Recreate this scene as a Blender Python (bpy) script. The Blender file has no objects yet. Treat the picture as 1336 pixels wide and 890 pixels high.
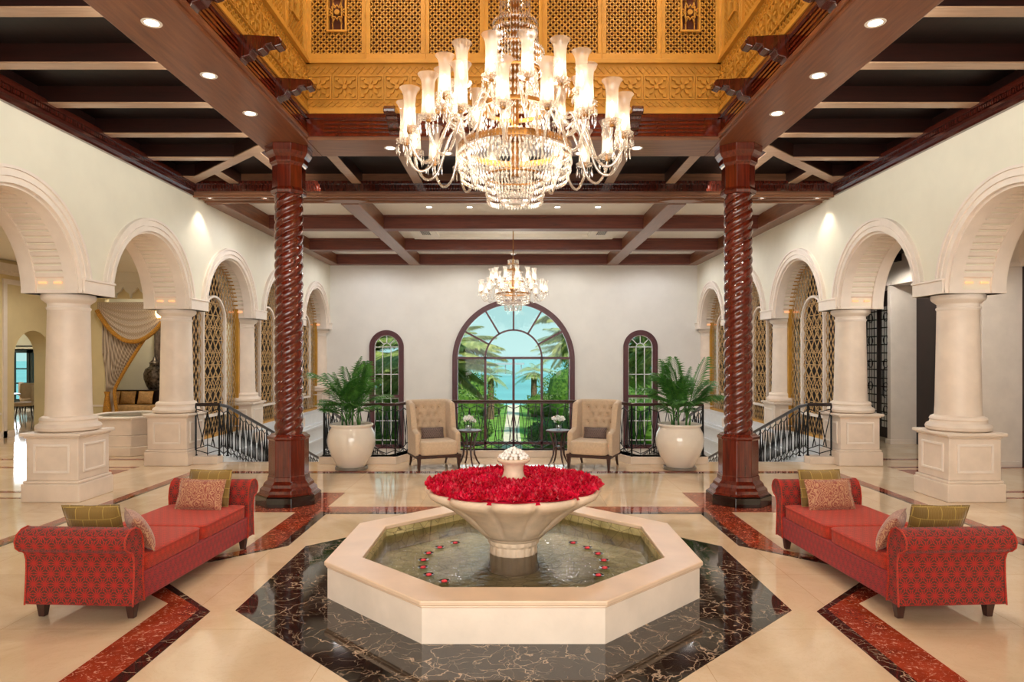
import bpy, math, random
from math import sin, cos, pi, radians, sqrt, atan2
from mathutils import Vector, Matrix
random.seed(7)
S = bpy.context.scene
COL = S.collection
# ---------------------------------------------------------------- camera
cd = bpy.data.cameras.new('camera'); cam = bpy.data.objects.new('camera', cd); COL.objects.link(cam)
cd.sensor_width = 36.0; cd.lens = 36.0*890/1336
cam.location = (0, 0, 1.92); cam.rotation_euler = (pi/2, 0, 0)
cd.shift_x = -2/1336; cd.shift_y = 20/1336
cd.clip_start = .05; cd.clip_end = 3000
S.camera = cam
S.view_settings.view_transform = 'Standard'; S.view_settings.look = 'None'
S.view_settings.gamma = 1; S.view_settings.use_curve_mapping = False
S.view_settings.exposure = 0.27
S.cycles.transparent_max_bounces = 24
S.cycles.max_bounces = 10; S.cycles.diffuse_bounces = 5; S.cycles.glossy_bounces = 5
S.cycles.sample_clamp_indirect = 6
S.cycles.caustics_reflective = False; S.cycles.caustics_refractive = False
# ---------------------------------------------------------------- world
W = bpy.data.worlds.new('world'); S.world = W; W.use_nodes = True
wn = W.node_tree; bg = wn.nodes['Background']
tc = wn.nodes.new('ShaderNodeTexCoord'); sx = wn.nodes.new('ShaderNodeSeparateXYZ'); cr = wn.nodes.new('ShaderNodeValToRGB')
wn.links.new(tc.outputs['Generated'], sx.inputs[0]); wn.links.new(sx.outputs['Z'], cr.inputs[0]); wn.links.new(cr.outputs[0], bg.inputs[0])
cr.color_ramp.elements[0].position = 0.0; cr.color_ramp.elements[0].color = (.46, .78, .76, 1)
cr.color_ramp.elements[1].position = .5; cr.color_ramp.elements[1].color = (.13, .42, .52, 1)
bg.inputs[1].default_value = 0.85
# ---------------------------------------------------------------- lights
C0 = 6.02            # Y of the fountain and of the lantern's axis
def light(name, kind, loc, power, color=(1,1,1), rot=(0,0,0), size=.2, sy=None, spot=None, blend=.6):
    d = bpy.data.lights.new(name, kind); d.energy = power; d.color = color
    if kind == 'AREA':
        d.size = size
        if sy: d.shape = 'RECTANGLE'; d.size_y = sy
    elif kind == 'SUN': d.angle = size
    else: d.shadow_soft_size = size
    if kind == 'SPOT': d.spot_size = spot; d.spot_blend = blend
    o = bpy.data.objects.new(name, d); COL.objects.link(o); o.location = loc; o.rotation_euler = rot
    return o
WARM = (1, .78, .54); SOFT = (1, .94, .85); DAY = (.86, .94, 1.0)
light('sun', 'SUN', (0, 40, 30), 4.2, (1, .95, .85), (radians(40), radians(24), 0), .01)
for q_ in (-1, 1):
    for p_ in (-1, 1): light('lantern_fill', 'POINT', (q_*1.7, C0+p_*1.7, 7.9), 95, (1, .92, .80), size=.12)  # unseen fill points added high in the lantern to light its gilt sides
for q_ in (-1, 1):   # fill strips added beside the lantern beams to brighten the side walls
    light('wall_fill_strip', 'AREA', (q_*3.4, C0+.5, 4.88), 75, (1, .97, .88), (0, radians(-q_*80), 0), .12, 11)
light('front_fill', 'AREA', (0, -2.9, 2.6), 620, (1, .96, .90), (radians(90), 0, 0), 9, 4.2)  # added fill before the solid wall behind the camera, no entrance modelled
light('window_daylight', 'AREA', (0, 21.7, 1.9), 60, DAY, (radians(-90), 0, 0), 3.4, 3.6)
for yy_ in (5.5, 8.5, 11.5, 15.6): light('side_room_fill', 'SPOT', (-9.2, yy_, 4.15), 120, SOFT, size=.06, spot=radians(168), blend=.4)  # extra fill spots without fittings, added to brighten the side room
for yy_ in (6, 10, 14): light('vestibule_fill', 'SPOT', (7.3, yy_, 3.9), 95, SOFT, size=.06, spot=radians(168), blend=.4)  # fill added to lift the grey vestibule walls, no fittings here
for q_ in (-1, 1):
    for yy_ in (13.25, 16.8, 19.6): light('coffer_fill', 'SPOT', (q_*4.2, yy_, 5.0), 95, (.98, .97, 1), size=.2, spot=radians(165), blend=.4)  # added ambient fill over the stairs, no downlights at these points
for x_ in (-1.5, 1.5):
    for yy_ in (13.4, 16.8, 19.6): light('coffer_fill', 'SPOT', (x_, yy_, 5.0), 75, (1, .97, .92), size=.06, spot=radians(165), blend=.4)  # same added fill for the middle coffers
light('chandelier_glow_big', 'POINT', (0, C0, 4.02), 75, (1, .88, .70), size=.5)
light('chandelier_glow_far', 'POINT', (0, 16.7, 3.75), 35, (1, .9, .76), size=.35)

# ---------------------------------------------------------------- node helpers
def lin(c):
    return tuple((x/255/12.92 if x/255 <= .04045 else ((x/255+.055)/1.055)**2.4) for x in c)
class N:
    def __init__(s, name):
        s.m = bpy.data.materials.new(name); s.m.use_nodes = True; s.t = s.m.node_tree
        s.b = s.t.nodes['Principled BSDF']; s.out = s.t.nodes['Material Output']
    def node(s, typ, **k):
        n = s.t.nodes.new(typ)
        for a, v in k.items(): setattr(n, a, v)
        return n
    def set(s, sock, v):
        if isinstance(v, bpy.types.NodeSocket): s.t.links.new(v, sock)
        elif isinstance(v, (tuple, list)) and len(v) == 3 and sock.type == 'RGBA': sock.default_value = (*v, 1)
        else: sock.default_value = v
    def math(s, op, a, b=0.0, c=None):
        n = s.node('ShaderNodeMath', operation=op); s.set(n.inputs[0], a); s.set(n.inputs[1], b)
        if c is not None: s.set(n.inputs[2], c)
        return n.outputs[0]
    def mix(s, f, a, b):
        n = s.node('ShaderNodeMix', data_type='RGBA'); s.set(n.inputs[0], f); s.set(n.inputs[6], a); s.set(n.inputs[7], b)
        return n.outputs[2]
    def ramp(s, f, stops):
        n = s.node('ShaderNodeValToRGB'); s.set(n.inputs[0], f); e = n.color_ramp.elements
        while len(e) < len(stops): e.new(.5)
        for i, (p, c) in enumerate(stops):
            e[i].position = p; e[i].color = (*c, 1) if not isinstance(c, (int, float)) else (c, c, c, 1)
        return n.outputs[0]
    def coord(s, kind='Object', scale=(1,1,1), rot=(0,0,0)):
        t = s.node('ShaderNodeTexCoord'); mp = s.node('ShaderNodeMapping')
        s.t.links.new(t.outputs[kind], mp.inputs[0]); mp.inputs['Scale'].default_value = scale; mp.inputs['Rotation'].default_value = rot
        return mp.outputs[0]
    def noise(s, co, scale, detail=4, rough=.55, dist=0):
        n = s.node('ShaderNodeTexNoise'); s.set(n.inputs['Vector'], co); n.inputs['Scale'].default_value = scale
        n.inputs['Detail'].default_value = detail; n.inputs['Roughness'].default_value = rough; n.inputs['Distortion'].default_value = dist
        return n.outputs[0]
    def voro(s, co, scale, feature='F1'):
        n = s.node('ShaderNodeTexVoronoi', feature=feature); s.set(n.inputs['Vector'], co); n.inputs['Scale'].default_value = scale
        return n.outputs['Distance']
    def wave(s, co, scale, dist=0, detail=2, dscale=1, direction='X'):
        n = s.node('ShaderNodeTexWave', bands_direction=direction); s.set(n.inputs['Vector'], co)
        n.inputs['Scale'].default_value = scale; n.inputs['Distortion'].default_value = dist
        n.inputs['Detail'].default_value = detail; n.inputs['Detail Scale'].default_value = dscale
        return n.outputs['Fac']
    def p(s, **k):
        al = dict(color='Base Color', rough='Roughness', metal='Metallic', coat='Coat Weight', coatr='Coat Roughness', ior='IOR',
                  spec='Specular IOR Level', emit='Emission Color', es='Emission Strength', trans='Transmission Weight', sheen='Sheen Weight', sss='Subsurface Weight')
        for a, v in k.items(): s.set(s.b.inputs[al[a]], v)
        return s
    def bump(s, h, strength=.3, dist=.01):
        n = s.node('ShaderNodeBump'); s.set(n.inputs['Height'], h); n.inputs['Strength'].default_value = strength
        n.inputs['Distance'].default_value = dist; s.t.links.new(n.outputs[0], s.b.inputs['Normal']); return s
def simple(name, rgb, rough=.5, metal=0, var=.06, scale=6, bump=0, **k):
    n = N(name); c = lin(rgb); co = n.coord()
    v = n.noise(co, scale, 5)
    d = tuple(max(0, x*(1-var*2)) for x in c); l = tuple(min(1, x*(1+var*1.2)) for x in c)
    n.p(color=n.ramp(v, [(.3, d), (.7, l)]), rough=rough, metal=metal, **k)
    if bump: n.bump(n.noise(co, scale*12, 3), bump, .005)
    return n.m
MT = {}
MT['plaster'] = simple('cream_plaster', (236, 232, 214), .7, var=.02, scale=2, bump=.04)
MT['plaster_back'] = simple('pale_plaster', (228, 226, 220), .75, var=.02, scale=2)
MT['plaster_yellow'] = simple('yellow_plaster', (226, 210, 164), .7, var=.03, scale=2)
MT['stone'] = simple('cream_limestone', (232, 216, 199), .42, var=.05, scale=3, bump=.08)
MT['stone_trim'] = simple('white_limestone', (240, 229, 217), .5, var=.03, scale=4, bump=.04)
MT['stone_peach'] = simple('peach_limestone', (224, 196, 168), .3, var=.05, scale=3)
MT['stone_bowl'] = simple('carved_cream_stone', (222, 198, 172), .55, var=.09, scale=6, bump=.12)
MT['pink_bloom'] = simple('pink_red_bloom', (226, 60, 70), .6, var=.2, scale=30)
MT['black_rail'] = simple('near_black_handrail', (40, 24, 22), .3, var=.1)
MT['pierced'] = simple('pierced_pewter', (120, 108, 96), .4, .7, var=.5, scale=14)
MT['rug_pale'] = simple('pale_chair_fabric', (190, 160, 128), .8)
MT['stone_blue'] = simple('pale_skirting_paint', (226, 230, 232), .5, var=.02)
MT['white'] = simple('white_ceiling_paint', (238, 234, 226), .8, var=.01)
MT['black_iron'] = simple('black_iron', (22, 21, 22), .38, .6, var=.05)
MT['brass'] = simple('aged_brass', (168, 118, 62), .35, .9, var=.12, scale=20)
MT['frame_wood'] = simple('plum_painted_wood', (84, 44, 50), .35, var=.08)
MT['window_white'] = simple('white_glazing_bar', (232, 232, 230), .4, var=.01)
MT['button'] = simple('shaded_linen_button', (160, 128, 96), .8)  # same linen as the chair, darkened to paint in the tufts' shade
MT['cream_fabric'] = simple('beige_linen', (208, 184, 156), .85, var=.05, scale=30, bump=.25, sheen=.2)
MT['pot'] = simple('cream_glazed_ceramic', (236, 228, 216), .08, var=.03, scale=3, coat=.6)
MT['saucer'] = simple('grey_saucer', (128, 124, 114), .35)
MT['soil'] = simple('soil', (54, 40, 28), .9, var=.2, scale=40, bump=.6)
MT['trunk'] = simple('palm_trunk', (112, 92, 68), .9, var=.25, scale=8, bump=.8)
MT['gold_plain'] = simple('ochre_gilt_paint', (198, 146, 56), .45, .1, var=.07, scale=5)
MT['gold_dark'] = simple('lattice_backing', (92, 44, 18), .7, var=.1, scale=3)
MT['screen_gold'] = simple('gilt_screen', (206, 166, 108), .45, .2, var=.1, scale=12)
MT['screen_back'] = simple('screen_backing', (38, 26, 22), .8)
MT['dark_door'] = simple('near_black_wood', (34, 16, 14), .35, var=.2, scale=3)
MT['white_flower'] = simple('white_petals', (244, 244, 240), .6, var=.03, scale=30, sss=.1)
MT['bud'] = simple('white_bud', (244, 242, 238), .45, var=.03)
MT['teal_wood'] = simple('dark_teal_frame', (30, 50, 58), .4)
MT['rug'] = simple('tan_upholstery', (190, 150, 96), .8, var=.15, scale=16)
MT['lawn'] = simple('lawn', (112, 158, 52), .9, var=.2, scale=2)
MT['path'] = simple('sandy_path', (226, 214, 188), .9, var=.08, scale=3)
MT['sea'] = simple('turquoise_sea', (118, 186, 188), .6, var=.08, scale=.05)
MT['grey_stone'] = simple('grey_concrete', (150, 160, 165), .8)
def wood(name, dark, light_, rough=.25, coat=.5, scale=1, axis=1):
    n = N(name); sc = [14, 14, 14]; sc[axis] = 1.0; co = n.coord('Object', tuple(x*scale for x in sc))
    v = n.noise(co, 2.2, 6, .6, .6)
    n.p(color=n.ramp(v, [(.28, lin(dark)), (.72, lin(light_))]), rough=rough, coat=coat, coatr=.12); n.bump(v, .06, .004)
    return n.m
MT['mahogany'] = wood('polished_mahogany', (62, 16, 8), (112, 36, 16), .16, .6, axis=2)
MT['mahogany_dark'] = wood('dark_mahogany', (46, 14, 8), (84, 30, 18), .16, .6, axis=2)
MT['ceiling_dark'] = N('dark_ceiling_boards').m
n = N('dark_boarded_ceiling'); co = n.coord('Object', (1,1,1)); w = n.wave(co, 2.6, 0, 0); nz = n.noise(n.coord('Object', (9,1,9)), 3, 4)
n.p(color=n.mix(n.ramp(w, [(.0, 1.0), (.05, 0.0)]), n.ramp(nz, [(.3, lin((14, 6, 4))), (.7, lin((28, 11, 8)))]), lin((6, 3, 2))), rough=.45, spec=.25); MT['ceiling_dark'] = n.m
MT['beam'] = wood('brown_beam', (98, 54, 30), (138, 84, 50), .38, .25, .8, axis=1)
MT['beam_x'] = wood('brown_beam_crosswise', (104, 66, 44), (146, 100, 70), .38, .25, .8, axis=0)
MT['beam_red'] = wood('red_brown_beam', (78, 32, 20), (118, 54, 34), .5, .1, .8, axis=0)
MT['joist_floor_lit'] = wood('joist_underside_floor_lit', (150, 116, 90), (182, 148, 118), .35, .3, .8, axis=0)  # joist underside, lighter brown painted in for light reflected off the floor
MT['joist_dark'] = wood('dark_joist', (26, 10, 7), (46, 18, 12), .35, .2, 1, axis=0)
MT['table_wood'] = wood('walnut', (40, 20, 15), (70, 36, 26), .4, .1, axis=2)
# marbles
def marble_floor():
    n = N('cream_marble'); co = n.coord()
    a = n.noise(co, .9, 7, .6, 1.2); v = n.voro(co, 2.2, 'DISTANCE_TO_EDGE')
    base = n.ramp(a, [(.3, lin((214, 186, 152))), (.55, lin((230, 206, 174))), (.75, lin((238, 218, 190)))])
    vein = n.math('MULTIPLY', n.ramp(n.noise(co, 3.5, 8, .7, 2.5), [(.485, 0.0), (.5, .5), (.515, 0.0)]), .35)
    col = n.mix(vein, base, lin((186, 140, 100)))
    br = n.node('ShaderNodeTexBrick'); n.set(br.inputs['Vector'], co); br.offset = 0
    br.inputs['Scale'].default_value = 1; br.inputs['Brick Width'].default_value = 1.2; br.inputs['Row Height'].default_value = 1.2
    br.inputs['Mortar Size'].default_value = .0022; br.inputs['Mortar Smooth'].default_value = 0
    br.inputs['Color1'].default_value = (.94, .94, .94, 1); br.inputs['Color2'].default_value = (1, 1, 1, 1); br.inputs['Mortar'].default_value = (.72, .62, .52, 1)
    mx = n.node('ShaderNodeMix', data_type='RGBA', blend_type='MULTIPLY'); mx.inputs[0].default_value = 1
    n.set(mx.inputs[6], col); n.set(mx.inputs[7], br.outputs[0])
    n.p(color=mx.outputs[2], rough=.07, ior=1.75); return n.m
MT['floor'] = marble_floor()
def marble_black():
    n = N('black_veined_marble'); co = n.coord()
    nz = n.node('ShaderNodeTexNoise'); n.set(nz.inputs['Vector'], co); nz.inputs['Scale'].default_value = 2.2; nz.inputs['Detail'].default_value = 5
    va = n.node('ShaderNodeVectorMath', operation='MULTIPLY_ADD'); n.set(va.inputs[0], nz.outputs['Color']); va.inputs[1].default_value = (.8, .8, .8); n.set(va.inputs[2], co)
    d = n.voro(va.outputs[0], 3.2, 'DISTANCE_TO_EDGE'); d2 = n.voro(va.outputs[0], 7.5, 'DISTANCE_TO_EDGE')
    k = n.noise(co, 3, 3)
    l1 = n.math('MULTIPLY', n.ramp(d, [(0, 1.0), (.020, 0.0)]), n.ramp(k, [(.36, 0.0), (.55, 1.0)]))
    l2 = n.math('MULTIPLY', n.ramp(d2, [(0, .8), (.022, 0.0)]), n.ramp(n.noise(co, 5, 2), [(.40, 0.0), (.58, 1.0)]))
    v = n.math('MAXIMUM', l1, l2)
    n.p(color=n.mix(v, n.ramp(k, [(.3, lin((16, 13, 12))), (.8, lin((44, 34, 28)))]), lin((190, 165, 140))), rough=.045, ior=1.62); return n.m
MT['black_marble'] = marble_black()
def marble_red():
    n = N('red_speckled_marble'); co = n.coord()
    a = n.noise(co, 3, 6); b = n.noise(co, 24, 6, .7, 1.5)
    col = n.mix(n.ramp(b, [(.56, 0.0), (.62, .8)]), n.ramp(a, [(.3, lin((112, 34, 16))), (.7, lin((168, 66, 38)))]), lin((222, 170, 140)))
    n.p(color=col, rough=.07, ior=1.7); return n.m
MT['red_marble'] = marble_red()
def velvet(name, c1, c2, scale, rough=.75):
    n = N(name); t = n.node('ShaderNodeTexCoord'); s = n.node('ShaderNodeSeparateXYZ'); n.t.links.new(t.outputs['UV'], s.inputs[0])
    y = n.math('MULTIPLY', s.outputs[1], scale*1.155); row = n.math('FLOOR', y)
    x = n.math('ADD', n.math('MULTIPLY', s.outputs[0], scale), n.math('MULTIPLY', n.math('MODULO', n.math('ADD', row, 100), 2), .5))
    px = n.math('SUBTRACT', n.math('FRACT', x), .5); py = n.math('MULTIPLY', n.math('SUBTRACT', n.math('FRACT', y), .5), .866)
    r = n.math('SQRT', n.math('ADD', n.math('MULTIPLY', px, px), n.math('MULTIPLY', py, py))); th = n.math('ARCTAN2', py, px)
    ray = n.math('ABSOLUTE', n.math('SINE', n.math('MULTIPLY', th, 6)))        # 12 petals
    petal = n.math('LESS_THAN', n.math('MULTIPLY', n.math('SUBTRACT', 1, ray), n.math('MULTIPLY', r, 2.6)), .30)
    core = n.math('LESS_THAN', r, .16); ring = n.math('GREATER_THAN', n.math('ABSOLUTE', n.math('SUBTRACT', r, .44)), .025)
    f = n.math('MULTIPLY', n.math('MAXIMUM', petal, core), ring)
    nz = n.noise(n.coord(), 5, 3)
    n.p(color=n.mix(f, c2, n.mix(nz, c1, tuple(x*.8 for x in c1))), rough=rough, sheen=.08); n.bump(f, .25, .003); return n.m
MT['velvet'] = velvet('red_star_velvet', lin((174, 24, 12)), lin((78, 38, 22)), 11.5)
MT['velvet_seat'] = velvet('orange_red_seat_velvet', lin((200, 48, 18)), lin((150, 42, 18)), 14)
MT['velvet_base'] = velvet('rose_red_base_velvet', lin((178, 30, 36)), lin((118, 36, 38)), 14)
MT['grey_dot'] = velvet('charcoal_patterned_weave', lin((66, 54, 56)), lin((140, 120, 112)), 30)
def paisley():
    n = N('paisley_fabric'); co = n.coord('Object', (1,1,1))
    w = n.wave(co, 5, 7, 2, 2.2, 'X'); d = n.voro(co, 11)
    f = n.math('FRACT', n.math('MULTIPLY', n.math('ADD', d, n.math('MULTIPLY', w, .25)), 5))
    n.p(color=n.mix(n.ramp(f, [(.4, 0.0), (.55, 1.0)]), lin((184, 136, 100)), lin((142, 72, 56))), rough=.7, sheen=.3); return n.m
MT['paisley'] = paisley()
def keyfabric():
    n = N('olive_gold_key_velvet'); t = n.coord('Object', (1,1,1), (0, 0, 0))
    br = n.node('ShaderNodeTexBrick'); sp = n.node('ShaderNodeSeparateXYZ'); n.t.links.new(t, sp.inputs[0]); cb = n.node('ShaderNodeCombineXYZ')
    n.t.links.new(sp.outputs['X'], cb.inputs[0]); n.t.links.new(sp.outputs['Z'], cb.inputs[1])
    n.set(br.inputs['Vector'], cb.outputs[0]); br.inputs['Scale'].default_value = 1
    br.inputs['Brick Width'].default_value = .10; br.inputs['Row Height'].default_value = .085; br.inputs['Mortar Size'].default_value = .0028
    br.inputs['Color1'].default_value = (*lin((132, 102, 36)), 1); br.inputs['Color2'].default_value = (*lin((112, 86, 30)), 1); br.inputs['Mortar'].default_value = (*lin((172, 144, 66)), 1)
    n.p(color=br.outputs[0], rough=.7, sheen=.4); n.bump(n.wave(t, 26), .3, .004); return n.m
MT['key'] = keyfabric()
def crystal(name, tr=.45, gl=.3, tint=(1, 1, 1)):
    n = N(name); nt = n.t
    a = n.node('ShaderNodeBsdfTransparent'); a.inputs[0].default_value = (*tint, 1)
    g = n.node('ShaderNodeBsdfGlossy'); g.inputs['Roughness'].default_value = .06; g.inputs[0].default_value = (.95, .95, .95, 1)
    d = n.node('ShaderNodeBsdfTranslucent'); d.inputs[0].default_value = (*tint, 1)
    m1 = n.node('ShaderNodeMixShader'); m1.inputs[0].default_value = gl/(1-tr); nt.links.new(d.outputs[0], m1.inputs[1]); nt.links.new(g.outputs[0], m1.inputs[2])
    m2 = n.node('ShaderNodeMixShader'); m2.inputs[0].default_value = tr; nt.links.new(m1.outputs[0], m2.inputs[1]); nt.links.new(a.outputs[0], m2.inputs[2])
    nt.links.new(m2.outputs[0], n.out.inputs[0]); return n.m
MT['crystal'] = crystal('cut_crystal', .48, .34, (.98, .95, .91))
MT['shade'] = crystal('frosted_shade_glass', .64, .05, (1, .95, .9))
MT['vase'] = crystal('clear_vase_glass', .8, .15, (.9, .96, 1))
def glasspane():
    n = N('window_glass'); a = n.node('ShaderNodeBsdfTransparent'); g = n.node('ShaderNodeBsdfGlossy'); g.inputs['Roughness'].default_value = .02
    f = n.node('ShaderNodeFresnel'); m = n.node('ShaderNodeMixShader'); f.inputs[0].default_value = 1.35
    n.t.links.new(f.outputs[0], m.inputs[0]); n.t.links.new(a.outputs[0], m.inputs[1]); n.t.links.new(g.outputs[0], m.inputs[2]); n.t.links.new(m.outputs[0], n.out.inputs[0]); return n.m
MT['glass'] = glasspane()
def water():
    n = N('fountain_water'); a = n.node('ShaderNodeBsdfTransparent'); a.inputs[0].default_value = (.86, .92, .86, 1)
    g = n.node('ShaderNodeBsdfGlossy'); g.inputs['Roughness'].default_value = .05
    lw = n.node('ShaderNodeFresnel'); lw.inputs[0].default_value = 1.4
    b = n.node('ShaderNodeBump'); b.inputs['Strength'].default_value = .35; b.inputs['Distance'].default_value = .02
    n.t.links.new(n.noise(n.coord(), 16, 3, .6, .8), b.inputs['Height']); n.t.links.new(b.outputs[0], g.inputs['Normal']); n.t.links.new(b.outputs[0], lw.inputs['Normal'])
    m = n.node('ShaderNodeMixShader'); n.t.links.new(lw.outputs[0], m.inputs[0]); n.t.links.new(a.outputs[0], m.inputs[1]); n.t.links.new(g.outputs[0], m.inputs[2]); n.t.links.new(m.outputs[0], n.out.inputs[0]); return n.m
MT['water'] = water()
def basin():
    n = N('olive_basin_mosaic'); co = n.coord(); d = n.voro(co, 9, 'DISTANCE_TO_EDGE'); a = n.noise(co, 7, 5)
    n.p(color=n.mix(n.ramp(d, [(0, 1.0), (.03, 0.0)]), n.ramp(a, [(.3, lin((158, 142, 92))), (.7, lin((216, 200, 146)))]), lin((88, 76, 48))), rough=.5); return n.m
MT['basin'] = basin()
def emis(name, c, s):
    n = N(name); n.p(color=c, emit=c, es=s); return n.m
MT['bulb'] = emis('lamp_flame', (1, .84, .60), 14)
MT['sconce'] = emis('sconce_glass', (1, .72, .36), 4)
MT['downlight'] = emis('downlight_lens', (1, .95, .86), 9)
MT['uplight'] = emis('amber_uplight', (1, .40, .18), .9)
def leaf(name, a, b, tr=.3):
    n = N(name); co = n.coord(); v = n.noise(co, 5, 2)
    d = n.node('ShaderNodeBsdfTranslucent'); col = n.ramp(v, [(.3, lin(a)), (.7, lin(b))]); n.t.links.new(col, d.inputs[0])
    n.p(color=col, rough=.42); m = n.node('ShaderNodeMixShader'); m.inputs[0].default_value = tr
    n.t.links.new(n.b.outputs[0], m.inputs[1]); n.t.links.new(d.outputs[0], m.inputs[2]); n.t.links.new(m.outputs[0], n.out.inputs[0]); return n.m
MT['palm_leaf'] = leaf('indoor_palm_leaf', (40, 96, 40), (100, 162, 70), .3)
MT['date_leaf'] = leaf('garden_palm_leaf', (110, 140, 66), (190, 200, 120))
MT['bush'] = leaf('hedge_leaf', (50, 96, 34), (126, 166, 64))
MT['petal'] = leaf('crimson_petal', (190, 8, 34), (236, 26, 76), .3)
MT['curtain'] = None
n = N('striped_curtain'); co = n.coord('Object', (1,1,1)); w = n.wave(n.coord('Object', (1, 1, 1)), 9, .5)
n.p(color=n.mix(w, lin((220, 202, 178)), lin((160, 138, 114))), rough=.8); MT['curtain'] = n.m
MT['fringe'] = simple('gold_fringe', (196, 138, 46), .7, var=.25, scale=40, bump=.5)
MT['curtain_dark'] = simple('taupe_curtain', (112, 96, 84), .85, var=.25, scale=14)
MT['ornate_glass'] = None
n = N('patterned_door_glass'); co = n.coord('Object', (1,1,1)); sp = n.node('ShaderNodeSeparateXYZ'); n.t.links.new(co, sp.inputs[0])
fy = n.math('ABSOLUTE', n.math('SUBTRACT', n.math('FRACT', n.math('MULTIPLY', sp.outputs[1], 9)), .5)); fz = n.math('ABSOLUTE', n.math('SUBTRACT', n.math('FRACT', n.math('MULTIPLY', sp.outputs[2], 5)), .5))
ln = n.math('MAXIMUM', n.math('GREATER_THAN', fy, .38), n.math('GREATER_THAN', fz, .43))
n.p(color=n.mix(ln, lin((228, 226, 218)), lin((28, 26, 26))), rough=.2); MT['ornate_glass'] = n.m

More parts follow.
